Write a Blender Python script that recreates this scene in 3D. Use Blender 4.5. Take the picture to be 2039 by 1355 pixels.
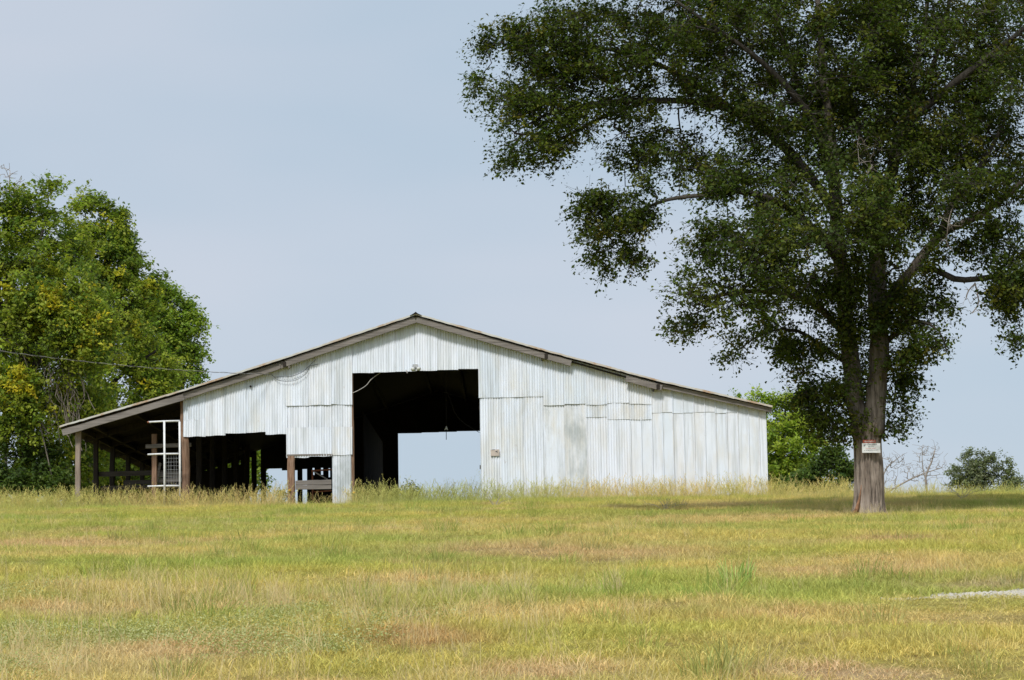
import bpy, bmesh, math, random
import numpy as np
from mathutils import Vector, Matrix, noise as mnoise

for o in list(bpy.data.objects):
    bpy.data.objects.remove(o, do_unlink=True)
scene = bpy.context.scene
C = scene.collection
R = math.radians
rng = np.random.default_rng(7)
random.seed(7)

# ------------------------------------------------------------------ camera
F_PX, W_PX, H_PX = 4830.0, 2039.0, 1355.0
PITCH = math.atan(622.5 / F_PX)
ROLL = 0.016
cam_d = bpy.data.cameras.new('camera')
cam = bpy.data.objects.new('camera', cam_d)
C.objects.link(cam)
fw = Vector((0, math.cos(PITCH), math.sin(PITCH)))
r0 = Vector((1, 0, 0))
u0 = Vector((0, -math.sin(PITCH), math.cos(PITCH)))
rt = r0 * math.cos(ROLL) - u0 * math.sin(ROLL)
up = r0 * math.sin(ROLL) + u0 * math.cos(ROLL)
cam.matrix_world = Matrix(((rt.x, up.x, -fw.x, 0), (rt.y, up.y, -fw.y, 0), (rt.z, up.z, -fw.z, 0), (0, 0, 0, 1)))
cam_d.sensor_width = 36.0
cam_d.lens = 36.0 * F_PX / W_PX
cam_d.clip_start = 0.1
cam_d.clip_end = 8000
scene.camera = cam

# ------------------------------------------------------------------ light
SUN_EL, SUN_AZ = R(50), R(198)
world = bpy.data.worlds.new('World')
scene.world = world
world.use_nodes = True
wn = world.node_tree
wn.nodes.clear()
w_out = wn.nodes.new('ShaderNodeOutputWorld')
w_bg = wn.nodes.new('ShaderNodeBackground')
w_bg.inputs['Strength'].default_value = 0.1
sky = wn.nodes.new('ShaderNodeTexSky')
sky.sky_type = 'NISHITA'
sky.sun_disc = False
sky.sun_elevation = SUN_EL
sky.sun_rotation = SUN_AZ
sky.air_density = 1.0
sky.dust_density = 1.5
tc = wn.nodes.new('ShaderNodeTexCoord')
mp = wn.nodes.new('ShaderNodeMapping')
mp.inputs['Scale'].default_value = (1.3, 1.3, 4.5)
nz = wn.nodes.new('ShaderNodeTexNoise')
nz.inputs['Scale'].default_value = 2.2
nz.inputs['Detail'].default_value = 3
nz.inputs['Roughness'].default_value = 0.45
rp = wn.nodes.new('ShaderNodeValToRGB')        # thin high haze: veils between blue-grey and milky
rp.color_ramp.elements[0].position = 0.40
rp.color_ramp.elements[0].color = (5.25, 6.3, 7.45, 1)
rp.color_ramp.elements[1].position = 0.62
rp.color_ramp.elements[1].color = (6.3, 6.85, 7.8, 1)
mx = wn.nodes.new('ShaderNodeMix')
mx.data_type = 'RGBA'
mx.inputs['Factor'].default_value = 0.86
wn.links.new(tc.outputs['Generated'], mp.inputs['Vector'])
wn.links.new(mp.outputs['Vector'], nz.inputs['Vector'])
wn.links.new(nz.outputs['Fac'], rp.inputs['Fac'])
wn.links.new(sky.outputs['Color'], mx.inputs['A'])
wn.links.new(rp.outputs['Color'], mx.inputs['B'])
wn.links.new(mx.outputs['Result'], w_bg.inputs['Color'])
wn.links.new(w_bg.outputs['Background'], w_out.inputs['Surface'])

sun_d = bpy.data.lights.new('sun', 'SUN')
sun_d.energy = 3.3
sun_d.angle = R(10)
sun_d.color = (1.0, 0.965, 0.915)
sun = bpy.data.objects.new('sun', sun_d)
C.objects.link(sun)
to_sun = Vector((math.sin(SUN_AZ) * math.cos(SUN_EL), math.cos(SUN_AZ) * math.cos(SUN_EL), math.sin(SUN_EL)))
sun.rotation_euler = to_sun.to_track_quat('Z', 'Y').to_euler()
sun.location = to_sun * 60

scene.view_settings.view_transform = 'Standard'
scene.view_settings.look = 'None'
scene.view_settings.exposure = 0.0
scene.view_settings.gamma = 1.0
scene.view_settings.use_curve_mapping = False

# ------------------------------------------------------------------ helpers
def P(px, py, D):
    """point of the place seen at photo pixel (px, py), D metres north of the viewpoint"""
    u = (px - W_PX / 2) / F_PX
    v = (H_PX / 2 - py) / F_PX
    d = fw + rt * u + up * v
    return d * (D / d.y)

def tag(o, label, cat, group=None, kind=None):
    o['label'] = label
    if cat: o['category'] = cat
    if group: o['group'] = group
    if kind: o['kind'] = kind
    return o

def empty(name, loc):
    o = bpy.data.objects.new(name, None)
    o.location = loc
    o.empty_display_size = 0.2
    C.objects.link(o)
    return o

def link(name, me, mat=None, parent=None):
    o = bpy.data.objects.new(name, me)
    C.objects.link(o)
    if mat is not None:
        for m in (mat if isinstance(mat, (list, tuple)) else [mat]):
            me.materials.append(m)
    if parent is not None:
        o.parent = parent
        o.matrix_parent_inverse = Matrix.Translation(-Vector(parent.location)) if parent.parent is None else Matrix.Identity(4)
    return o

class MB:
    """collects vertices and faces of one part (world coordinates)"""
    def __init__(s):
        s.v, s.f = [], []
    def add(s, vs, fs):
        n = len(s.v)
        s.v += [tuple(p) for p in vs]
        s.f += [tuple(i + n for i in f) for f in fs]
    def box(s, a, b, w, t, upv=(0, 0, 1), twist=0.0, jit=0.0):
        """bar from a to b, w along 'up', t sideways"""
        a, b = Vector(a), Vector(b)
        d = (b - a).normalized()
        u = Vector(upv)
        side = d.cross(u)
        if side.length < 1e-4: side = d.cross(Vector((1, 0, 0)))
        side.normalize()
        u = side.cross(d).normalized()
        vs = []
        for p in (a, b):
            for i, j in ((-1, -1), (1, -1), (1, 1), (-1, 1)):
                q = p + side * (t / 2 * i) + u * (w / 2 * j)
                if jit: q += Vector((random.uniform(-jit, jit), random.uniform(-jit, jit), random.uniform(-jit, jit)))
                vs.append(q)
        s.add(vs, [(0, 1, 2, 3), (7, 6, 5, 4), (0, 4, 5, 1), (1, 5, 6, 2), (2, 6, 7, 3), (3, 7, 4, 0)])
        return s
    def plank(s, a, b, w, t, n=8, upv=(0, 0, 1), wob=0.006):
        """weathered board: bevelled bar in n slices with uneven edges"""
        a, b = Vector(a), Vector(b)
        d = (b - a).normalized()
        side = d.cross(Vector(upv))
        if side.length < 1e-4: side = d.cross(Vector((1, 0, 0)))
        side.normalize()
        u = side.cross(d).normalized()
        c = min(w, t) * 0.14
        prof = [(-t/2 + c, -w/2), (t/2 - c, -w/2), (t/2, -w/2 + c), (t/2, w/2 - c), (t/2 - c, w/2), (-t/2 + c, w/2), (-t/2, w/2 - c), (-t/2, -w/2 + c)]
        vs, fs = [], []
        sd = random.random() * 50
        for i in range(n + 1):
            p = a.lerp(b, i / n)
            du = mnoise.noise(Vector((i * 0.5, sd, 0))) * wob
            dt = mnoise.noise(Vector((i * 0.5, sd, 9))) * wob
            dw = mnoise.noise(Vector((i * 0.9, sd, 19))) * wob
            for x, y in prof:
                vs.append(p + side * (x + dt) + u * (y * (1 + dw / w) + du))
        for i in range(n):
            for k in range(8):
                fs.append((i * 8 + k, i * 8 + (k + 1) % 8, (i + 1) * 8 + (k + 1) % 8, (i + 1) * 8 + k))
        fs.append(tuple(range(7, -1, -1)))
        fs.append(tuple(n * 8 + k for k in range(8)))
        s.add(vs, fs)
        return s
    def tube(s, pts, rad, n=8, cap=True, rough=0.0):
        pts = [Vector(p) for p in pts]
        m = len(pts)
        rads = rad if isinstance(rad, (list, tuple)) else [rad] * m
        vs, fs = [], []
        prev = None
        for i, p in enumerate(pts):
            d = (pts[min(i + 1, m - 1)] - pts[max(i - 1, 0)]).normalized()
            if prev is None:
                x = d.orthogonal().normalized()
            else:
                x = (prev - d * prev.dot(d)).normalized()
            prev = x
            y = d.cross(x)
            for k in range(n):
                a = 2 * math.pi * k / n
                r = rads[i]
                if rough:
                    q = p + (x * math.cos(a) + y * math.sin(a)) * r
                    r *= 1 + rough * mnoise.noise(q * (0.5 / max(rads[i], .02)))
                vs.append(p + (x * math.cos(a) + y * math.sin(a)) * r)
        for i in range(m - 1):
            for k in range(n):
                fs.append((i * n + k, i * n + (k + 1) % n, (i + 1) * n + (k + 1) % n, (i + 1) * n + k))
        if cap:
            fs.append(tuple(range(n - 1, -1, -1)))
            fs.append(tuple((m - 1) * n + k for k in range(n)))
        s.add(vs, fs)
        return s
    def mesh(s, name, smooth=False):
        me = bpy.data.meshes.new(name)
        me.from_pydata(s.v, [], s.f)
        if smooth: me.polygons.foreach_set('use_smooth', [True] * len(me.polygons))
        me.update()
        return me
    def build(s, name, mat, parent=None, smooth=False):
        return link(name, s.mesh(name, smooth), mat, parent)

# ------------------------------------------------------------------ lie of the land
KY = np.array([-400, -40, 0, 8, 16, 30, 46.5, 60, 70, 78, 92, 108, 150, 260, 700, 4000], float)
KZ = np.array([-4.0, -2.4, -1.68, -1.0, -0.20, 1.20, 2.52, 3.60, 4.22, 4.50, 4.50, 4.15, 2.0, -3.5, -14, -30], float)
def base_z(y):
    y = np.asarray(y, float)
    w = np.minimum(np.maximum(np.abs(y) * 0.06, 1.5), 8)
    return (np.interp(y - w, KY, KZ) + 2 * np.interp(y, KY, KZ) + np.interp(y + w, KY, KZ)) / 4
def ground_z(x, y):
    x = np.asarray(x, float); y = np.asarray(y, float)
    z = base_z(y)
    z = z + 0.06 * np.sin(x * 0.33 + 1.1) * np.sin(y * 0.41 + x * 0.07) + 0.035 * np.sin(x * 0.9 + y * 0.35) * np.sin(y * 1.1 - 0.3 * x + 2)
    z = z + 0.018 * np.sin(x * 2.3 + 1.7 * np.sin(y * 0.8)) * np.sin(y * 2.6 + 0.5 * x)
    return z
def GZ(x, y): return float(ground_z(x, y))

def ray_ground(px, py):
    """where the line of sight at this pixel meets the slope"""
    for D in np.arange(12, 80, .02):
        p = P(px, py, D)
        if p.z <= GZ(p.x, p.y): return p
    return P(px, py, 70)

# ------------------------------------------------------------------ materials
def new_mat(name):
    m = bpy.data.materials.new(name)
    m.use_nodes = True
    nt = m.node_tree
    b = nt.nodes['Principled BSDF']
    return m, nt, b

def N(nt, typ, **kw):
    n = nt.nodes.new(typ)
    for k, v in kw.items():
        if k.startswith('i_'): n.inputs[k[2:].replace('_', ' ')].default_value = v
        else: setattr(n, k, v)
    return n

def mixc(nt, fac, a, b, mode='MIX'):
    m = nt.nodes.new('ShaderNodeMix')
    m.data_type = 'RGBA'
    m.blend_type = mode
    for key, val in (('Factor', fac), ('A', a), ('B', b)):
        if hasattr(val, 'is_linked') or isinstance(val, bpy.types.NodeSocket):
            nt.links.new(val, m.inputs[key])
        else:
            m.inputs[key].default_value = val if key == 'Factor' else (*val, 1)
    return m.outputs['Result']

def ramp(nt, src, stops):
    r = nt.nodes.new('ShaderNodeValToRGB')
    e = r.color_ramp.elements
    while len(e) < len(stops): e.new(0.5)
    for k, (p, c) in enumerate(stops):
        e[k].position = p
        e[k].color = (*c, 1) if len(c) == 3 else c
    nt.links.new(src, r.inputs['Fac'])
    return r.outputs['Color']

def noise(nt, scale, coord=None, vec_scale=None, detail=5, rough=0.55, loc=None):
    g = N(nt, 'ShaderNodeNewGeometry')
    src = coord or g.outputs['Position']
    mpn = N(nt, 'ShaderNodeMapping')
    if vec_scale: mpn.inputs['Scale'].default_value = vec_scale
    if loc is not None: mpn.inputs['Location'].default_value = loc
    nt.links.new(src, mpn.inputs['Vector'])
    n = N(nt, 'ShaderNodeTexNoise')
    n.inputs['Scale'].default_value = scale
    n.inputs['Detail'].default_value = detail
    n.inputs['Roughness'].default_value = rough
    nt.links.new(mpn.outputs['Vector'], n.inputs['Vector'])
    return n.outputs['Fac']

def bump(nt, b, src, strength, dist):
    bn = N(nt, 'ShaderNodeBump')
    bn.inputs['Strength'].default_value = strength
    bn.inputs['Distance'].default_value = dist
    nt.links.new(src, bn.inputs['Height'])
    nt.links.new(bn.outputs['Normal'], b.inputs['Normal'])

def m_plain(name, col, rough=0.7, metal=0.0, var=0.25, scale=6.0):
    m, nt, b = new_mat(name)
    f = noise(nt, scale)
    c = ramp(nt, f, [(0.3, tuple(x * (1 - var) for x in col)), (0.7, tuple(min(1, x * (1 + var)) for x in col))])
    nt.links.new(c, b.inputs['Base Color'])
    b.inputs['Roughness'].default_value = rough
    b.inputs['Metallic'].default_value = metal
    return m

def m_white_metal(name):
    """old aluminium-white paint: streaks, chalky stains, bare zinc, rust freckles. object colour r = grime, g = bare zinc"""
    m, nt, b = new_mat(name)
    oi = N(nt, 'ShaderNodeObjectInfo')
    sep = N(nt, 'ShaderNodeSeparateColor')
    nt.links.new(oi.outputs['Color'], sep.inputs['Color'])
    cmb = N(nt, 'ShaderNodeCombineXYZ')
    mul = N(nt, 'ShaderNodeMath', operation='MULTIPLY'); mul.inputs[1].default_value = 37.0
    nt.links.new(oi.outputs['Random'], mul.inputs[0])
    nt.links.new(mul.outputs[0], cmb.inputs['Y'])
    g = N(nt, 'ShaderNodeNewGeometry')
    av = N(nt, 'ShaderNodeVectorMath', operation='ADD')
    nt.links.new(g.outputs['Position'], av.inputs[0]); nt.links.new(cmb.outputs[0], av.inputs[1])
    co = av.outputs[0]
    base = ramp(nt, oi.outputs['Random'], [(0.0, (0.70, 0.77, 0.86)), (0.35, (0.78, 0.825, 0.91)), (0.7, (0.74, 0.80, 0.89)), (1.0, (0.80, 0.84, 0.91))])
    # chalky warm stains
    s1 = noise(nt, 1.0, co, (2.2, 1, 0.75), 6, 0.6)
    st = ramp(nt, s1, [(0.44, (0, 0, 0)), (0.66, (0.8, 0.8, 0.8))])
    gr = N(nt, 'ShaderNodeMath', operation='MULTIPLY'); nt.links.new(st, gr.inputs[0]); nt.links.new(sep.outputs['Red'], gr.inputs[1])
    c = mixc(nt, gr.outputs[0], base, (0.68, 0.655, 0.59))
    # grey run-off streaks
    s2 = noise(nt, 1.0, co, (9, 1, 0.5), 6, 0.6)
    st2 = ramp(nt, s2, [(0.47, (0, 0, 0)), (0.70, (0.75, 0.75, 0.75))])
    c = mixc(nt, st2, c, (0.50, 0.54, 0.57))
    # bare zinc
    s3 = noise(nt, 1.1, co, (1.6, 1, 0.9), 7, 0.62)
    ad = N(nt, 'ShaderNodeMath', operation='ADD'); nt.links.new(s3, ad.inputs[0]); nt.links.new(sep.outputs['Green'], ad.inputs[1])
    z = ramp(nt, ad.outputs[0], [(0.72, (0, 0, 0)), (0.90, (0.85, 0.85, 0.85))])
    c = mixc(nt, z, c, (0.42, 0.46, 0.47))
    # rust freckles
    s4 = noise(nt, 5.0, co, (1, 1, 0.6), 8, 0.65)
    rr = ramp(nt, s4, [(0.66, (0, 0, 0)), (0.78, (0.65, 0.65, 0.65))])
    c = mixc(nt, rr, c, (0.36, 0.27, 0.20))
    # soil splashed up the foot of the wall
    sx = N(nt, 'ShaderNodeSeparateXYZ'); nt.links.new(g.outputs['Position'], sx.inputs[0])
    mr = N(nt, 'ShaderNodeMapRange'); mr.inputs['From Min'].default_value = 4.25; mr.inputs['From Max'].default_value = 5.15
    mr.inputs['To Min'].default_value = .42; mr.inputs['To Max'].default_value = -.12
    nt.links.new(sx.outputs['Z'], mr.inputs['Value'])
    am = N(nt, 'ShaderNodeMath', operation='ADD'); nt.links.new(mr.outputs[0], am.inputs[0]); nt.links.new(noise(nt, 2.2, co, (1.5, 1, .8), 6, .65), am.inputs[1])
    c = mixc(nt, ramp(nt, am.outputs[0], [(0.56, (0, 0, 0)), (0.95, (0.6, 0.6, 0.6))]), c, (0.50, 0.45, 0.36))
    # thin rust runs
    s5 = noise(nt, 1.0, co, (16, 1, 0.35), 5, 0.6, (5, 3, 1))
    c = mixc(nt, ramp(nt, s5, [(0.66, (0, 0, 0)), (0.78, (0.5, 0.5, 0.5))]), c, (0.44, 0.34, 0.26))
    nt.links.new(c, b.inputs['Base Color'])
    b.inputs['Roughness'].default_value = 0.55
    b.inputs['Specular IOR Level'].default_value = 0.3
    bump(nt, b, noise(nt, 9.0, co, (1, 1, 1), 6, 0.6), 0.4, 0.008)
    return m

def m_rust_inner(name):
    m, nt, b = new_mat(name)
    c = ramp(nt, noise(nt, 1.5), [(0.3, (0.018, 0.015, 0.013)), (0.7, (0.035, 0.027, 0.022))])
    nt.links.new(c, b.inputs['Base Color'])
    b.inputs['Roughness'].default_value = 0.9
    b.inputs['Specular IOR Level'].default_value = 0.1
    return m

def m_roof(name):
    m, nt, b = new_mat(name)
    c = ramp(nt, noise(nt, 1.4, None, None, 7, 0.65), [(0.40, (0.60, 0.60, 0.57)), (0.54, (0.54, 0.49, 0.42)), (0.63, (0.44, 0.29, 0.18)), (0.75, (0.58, 0.58, 0.55))])
    nt.links.new(c, b.inputs['Base Color'])
    b.inputs['Roughness'].default_value = 0.65
    return m

def m_wood(name, a, bcol, dark, along=(1, 1, 1), scale=4.0):
    """weathered timber, grain along the axis with the small scale"""
    m, nt, b = new_mat(name)
    f = noise(nt, scale, None, along, 8, 0.65)
    c = ramp(nt, f, [(0.28, dark), (0.46, a), (0.68, bcol)])
    f2 = noise(nt, 1.3, None, None, 4)
    c = mixc(nt, ramp(nt, f2, [(0.4, (0, 0, 0)), (0.75, (0.45, 0.45, 0.45))]), c, dark)
    nt.links.new(c, b.inputs['Base Color'])
    b.inputs['Roughness'].default_value = 0.85
    b.inputs['Specular IOR Level'].default_value = 0.2
    bump(nt, b, f, 0.6, 0.008)
    return m

def m_bark(name, a, bcol, dark):
    m, nt, b = new_mat(name)
    f = noise(nt, 4.0, None, (4.5, 4.5, 0.55), 9, 0.65)
    c = ramp(nt, f, [(0.32, dark), (0.50, a), (0.70, bcol)])
    f2 = noise(nt, 1.8, None, (1, 1, 0.8), 5)
    c = mixc(nt, ramp(nt, f2, [(0.52, (0, 0, 0)), (0.72, (0.5, 0.5, 0.5))]), c, tuple(x * 1.35 for x in bcol))
    nt.links.new(c, b.inputs['Base Color'])
    b.inputs['Roughness'].default_value = 0.95
    b.inputs['Specular IOR Level'].default_value = 0.1
    bump(nt, b, f, 0.9, 0.03)
    return m

def m_leaf(name, trans=0.35, gloss=0.25):
    """leaf colour comes from the leaf's own attribute"""
    m, nt, b = new_mat(name)
    at = N(nt, 'ShaderNodeAttribute', attribute_name='col')
    nt.links.new(at.outputs['Color'], b.inputs['Base Color'])
    b.inputs['Roughness'].default_value = 0.55
    b.inputs['Specular IOR Level'].default_value = gloss
    tr = N(nt, 'ShaderNodeBsdfTranslucent')
    c = mixc(nt, 0.65, at.outputs['Color'], (0.9, 1.0, 0.25), 'MULTIPLY')
    c2 = N(nt, 'ShaderNodeVectorMath', operation='SCALE'); c2.inputs['Scale'].default_value = 1.7
    nt.links.new(c, c2.inputs[0])
    nt.links.new(c2.outputs[0], tr.inputs['Color'])
    ms = N(nt, 'ShaderNodeMixShader'); ms.inputs[0].default_value = trans
    nt.links.new(b.outputs[0], ms.inputs[1]); nt.links.new(tr.outputs[0], ms.inputs[2])
    nt.links.new(ms.outputs[0], nt.nodes['Material Output'].inputs['Surface'])
    return m

SPOTS = []          # (x, y, rx, ry, colour, amount): patches with a colour of their own, filled once the ground is known
def grass_color(nt, bright=1.0):
    """patches of dry straw, yellow-green, fresh green and russet over the meadow"""
    k = bright
    def q(c): return tuple(v * k for v in c)
    f = noise(nt, 0.30, None, (0.45, 1.0, 0.3), 6, 0.62)
    c = ramp(nt, f, [(0.34, q((0.50, 0.52, 0.11))), (0.45, q((0.64, 0.56, 0.145))), (0.54, q((0.74, 0.59, 0.21))), (0.66, q((0.78, 0.56, 0.29)))])
    f2 = noise(nt, 0.22, None, (0.4, 1.0, 0.3), 5, 0.6, (31, 7, 3))
    c = mixc(nt, ramp(nt, f2, [(0.46, (0, 0, 0)), (0.60, (0.85, 0.85, 0.85))]), c, q((0.40, 0.47, 0.105)))
    f3 = noise(nt, 0.6, None, (0.45, 1.0, 0.3), 5, 0.62, (11, 47, 3))
    c = mixc(nt, ramp(nt, f3, [(0.54, (0, 0, 0)), (0.68, (0.65, 0.65, 0.65))]), c, q((0.72, 0.48, 0.27)))
    f4 = noise(nt, 2.6, None, (0.6, 1.0, 0.3), 4, 0.6, (3, 17, 5))
    c = mixc(nt, ramp(nt, f4, [(0.42, (0.5, 0.5, 0.5)), (0.62, (0, 0, 0))]), c, q((0.36, 0.35, 0.09)))
    g = N(nt, 'ShaderNodeNewGeometry')
    for x, y, rx, ry, col, am in SPOTS:
        m1 = N(nt, 'ShaderNodeVectorMath', operation='SUBTRACT'); m1.inputs[1].default_value = (x, y, 0)
        nt.links.new(g.outputs['Position'], m1.inputs[0])
        m2 = N(nt, 'ShaderNodeVectorMath', operation='MULTIPLY'); m2.inputs[1].default_value = (1 / rx, 1 / ry, 0)
        nt.links.new(m1.outputs[0], m2.inputs[0])
        ln = N(nt, 'ShaderNodeVectorMath', operation='LENGTH'); nt.links.new(m2.outputs[0], ln.inputs[0])
        ad = N(nt, 'ShaderNodeMath', operation='ADD'); nt.links.new(ln.outputs['Value'], ad.inputs[0]); nt.links.new(f3, ad.inputs[1])
        c = mixc(nt, _fall(nt, ad.outputs[0], am), c, q(col))
    return c
def _fall(nt, v, am):
    mr = N(nt, 'ShaderNodeMapRange', interpolation_type='SMOOTHSTEP')
    mr.inputs['From Min'].default_value = 0.6; mr.inputs['From Max'].default_value = 1.6
    mr.inputs['To Min'].default_value = am; mr.inputs['To Max'].default_value = 0.0
    nt.links.new(v, mr.inputs['Value'])
    return mr.outputs['Result']

def m_grass(name, bright=1.0, straw=0.0, trans=0.3):
    m, nt, b = new_mat(name)
    at = N(nt, 'ShaderNodeAttribute', attribute_name='col')
    c = grass_color(nt, bright)
    if straw: c = mixc(nt, straw, c, (0.74, 0.60, 0.34))
    c = mixc(nt, 1.0, c, at.outputs['Color'], 'MULTIPLY')
    nt.links.new(c, b.inputs['Base Color'])
    b.inputs['Roughness'].default_value = 0.7
    b.inputs['Specular IOR Level'].default_value = 0.15
    tr = N(nt, 'ShaderNodeBsdfTranslucent')
    nt.links.new(c, tr.inputs['Color'])
    ms = N(nt, 'ShaderNodeMixShader'); ms.inputs[0].default_value = trans
    nt.links.new(b.outputs[0], ms.inputs[1]); nt.links.new(tr.outputs[0], ms.inputs[2])
    nt.links.new(ms.outputs[0], nt.nodes['Material Output'].inputs['Surface'])
    return m

def m_ground(name):
    m, nt, b = new_mat(name)
    c = grass_color(nt, 0.55)
    f = noise(nt, 7.0, None, None, 8, 0.7)
    c = mixc(nt, ramp(nt, f, [(0.4, (0, 0, 0)), (0.65, (0.6, 0.6, 0.6))]), c, (0.17, 0.125, 0.06))
    nt.links.new(c, b.inputs['Base Color'])
    b.inputs['Roughness'].default_value = 1.0
    b.inputs['Specular IOR Level'].default_value = 0.0
    bump(nt, b, f, 0.6, 0.05)
    return m

for px_, py_, rx_, ry_, col_, am_ in ((190, 1018, 2.2, 3.0, (0.42, 0.51, 0.08), 0.68), (330, 1030, 2.0, 2.0, (0.52, 0.49, 0.09), 0.48), (1330, 1152, 1.5, 2.2, (0.42, 0.49, 0.09), 0.68), (1150, 1160, 1.2, 1.6, (0.48, 0.49, 0.10), 0.48), (1620, 1205, .9, 1.2, (0.42, 0.49, 0.09), 0.64),
        (90, 1090, 2.2, 2.0, (0.69, 0.47, 0.26), 0.80), (330, 1092, 1.6, 1.4, (0.73, 0.51, 0.29), 0.70), (1010, 1098, 2.0, 1.4, (0.66, 0.46, 0.25), 0.75), (1250, 1108, 1.5, 1.2, (0.66, 0.46, 0.25), 0.70), (1790, 1078, .9, .9, (0.58, 0.38, 0.22), 0.80),
        (230, 1310, 1.6, 2.2, (0.72, 0.56, 0.32), .60), (840, 1275, .9, 1.1, (0.58, 0.36, 0.17), 0.80), (420, 1290, 1.0, 1.3, (0.74, 0.52, 0.28), 0.80), (1700, 1345, 1.0, .5, (0.73, 0.51, 0.32), 0.80), (1060, 1345, .9, .5, (0.73, 0.51, 0.32), 0.70), (2000, 1168, 1.2, .8, (0.53, 0.41, 0.23), 0.80)):
    g_ = ray_ground(px_, py_)
    SPOTS.append((g_.x, g_.y, rx_, ry_, col_, am_))
M = dict(
    white=m_white_metal('white_painted_sheet_metal'),
    inner=m_rust_inner('dark_sheet_back'),
    roof=m_roof('rusty_roof_sheet'),
    grey_x=m_wood('grey_board_along_x', (0.20, 0.18, 0.165), (0.30, 0.275, 0.25), (0.09, 0.08, 0.07), (0.25, 5, 9)),
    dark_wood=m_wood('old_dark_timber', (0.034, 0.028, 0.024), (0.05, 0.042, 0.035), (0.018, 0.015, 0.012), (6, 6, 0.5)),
    rail=m_wood('old_rail_board', (0.09, 0.08, 0.07), (0.13, 0.115, 0.10), (0.04, 0.035, 0.03), (0.3, 5, 9)),
    post=m_wood('brown_post_timber', (0.24, 0.145, 0.095), (0.36, 0.25, 0.18), (0.10, 0.06, 0.04), (9, 9, 0.6)),
    post_grey=m_wood('grey_post_timber', (0.27, 0.215, 0.175), (0.37, 0.31, 0.26), (0.12, 0.09, 0.07), (9, 9, 0.6)),
    pipe=m_plain('white_pipe_paint', (0.74, 0.75, 0.75), 0.5, 0, 0.12, 14),
    rust=m_plain('rusty_steel', (0.30, 0.105, 0.045), 0.85, 0, 0.4, 12),
    wire=m_plain('black_cable', (0.05, 0.05, 0.055), 0.6),
    wire2=m_plain('dusty_cable', (0.035, 0.032, 0.03), 0.7),
    cable=m_plain('pale_cable', (0.52, 0.50, 0.47), 0.6, 0, 0.15),
    zinc=m_plain('dull_zinc', (0.40, 0.41, 0.41), 0.5, 0.3),
    glass=m_plain('lamp_lens', (0.62, 0.64, 0.62), 0.25),
    yellow=m_plain('yellow_plastic', (0.80, 0.42, 0.02), 0.4),
    sign=m_plain('sign_white', (0.80, 0.82, 0.82), 0.45, 0, 0.05),
    sign_red=m_plain('sign_red', (0.42, 0.09, 0.045), 0.55),
    ink=m_plain('sign_ink', (0.03, 0.04, 0.05), 0.6),
    ink_red=m_plain('sign_red_ink', (0.55, 0.14, 0.11), 0.6),
    placard=m_plain('tan_placard', (0.50, 0.43, 0.38), 0.7, 0, 0.12),
    bark=m_bark('furrowed_bark', (0.25, 0.205, 0.17), (0.42, 0.355, 0.30), (0.045, 0.036, 0.03)),
    bark_red=m_plain('bare_red_wood', (0.24, 0.125, 0.065), 0.9, 0, 0.4, 20),
    limb=m_bark('limb_bark', (0.06, 0.053, 0.046), (0.095, 0.086, 0.076), (0.025, 0.022, 0.019)),
    stem=m_bark('stem_bark', (0.16, 0.138, 0.116), (0.26, 0.228, 0.195), (0.05, 0.042, 0.035)),
    dead=m_bark('pale_dead_wood', (0.32, 0.28, 0.25), (0.42, 0.38, 0.34), (0.16, 0.13, 0.11)),
    vine=m_bark('grey_vine', (0.17, 0.145, 0.12), (0.24, 0.21, 0.18), (0.08, 0.07, 0.06)),
    leaf=m_leaf('oak_leaf', 0.28, 0.12),
    leaf_b=m_leaf('light_leaf', 0.38, 0.2),
    grass=m_grass('meadow_grass', 1.12),
    tall=m_grass('tall_grass', 1.15, 0.15),
    straw=m_grass('straw_stalk', 0.95, 0.75),
    green=m_plain('fresh_grass_blade', (0.32, 0.43, 0.09), 0.6, 0, 0.3, 20),
    weed=m_leaf('grey_green_weed', 0.2, 0.1),
    ground=m_ground('meadow_soil'),
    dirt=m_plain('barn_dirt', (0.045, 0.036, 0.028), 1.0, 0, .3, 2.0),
    stone=m_plain('white_limestone', (0.47, 0.44, 0.385), 0.9, 0, 0.15, 9),
)

# ------------------------------------------------------------------ ground
def make_ground():
    ys = np.concatenate([np.linspace(-400, -20, 10), np.linspace(-10, 12, 24), np.arange(13, 80, 0.35), np.arange(80, 130, 1.5), np.geomspace(131, 4000, 24)])
    xs = np.concatenate([-np.geomspace(3500, 26, 16), np.arange(-25, 25.1, 0.4), np.geomspace(26, 3500, 16)])
    X, Y = np.meshgrid(xs, ys)
    Z = ground_z(X, Y)
    v = np.stack([X.ravel(), Y.ravel(), Z.ravel()], 1)
    ny, nx = X.shape
    i = np.arange(ny * nx).reshape(ny, nx)
    f = np.stack([i[:-1, :-1].ravel(), i[:-1, 1:].ravel(), i[1:, 1:].ravel(), i[1:, :-1].ravel()], 1)
    me = bpy.data.meshes.new('ground')
    me.from_pydata(v.tolist(), [], f.tolist())
    me.polygons.foreach_set('use_smooth', [True] * len(me.polygons))
    o = link('ground', me, M['ground'])
    o['kind'] = 'structure'
    o['label'] = 'dry grassy slope rising to the barn'
make_ground()

# ------------------------------------------------------------------ barn
YF, YB = 70.0, 90.0
OH = 0.24                       # rake overhang
FLOOR = 4.15
def FX(px): return P(px, 850, YF).x
def FZ(py, px=900): return P(px, py, YF).z
def BX(px): return P(px, 900, YB).x
def BZ(py, px=700): return P(px, py, YB).z

roof_px = [(119, 851), (365, 779), (570, 713), (828, 627), (1085, 699), (1310, 759), (1538, 811)]
RK = [(P(x, y, YF - OH).x, P(x, y, YF - OH).z) for x, y in roof_px]
def roof_z(x):
    return float(np.interp(x, [k[0] for k in RK], [k[1] for k in RK]))

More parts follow.
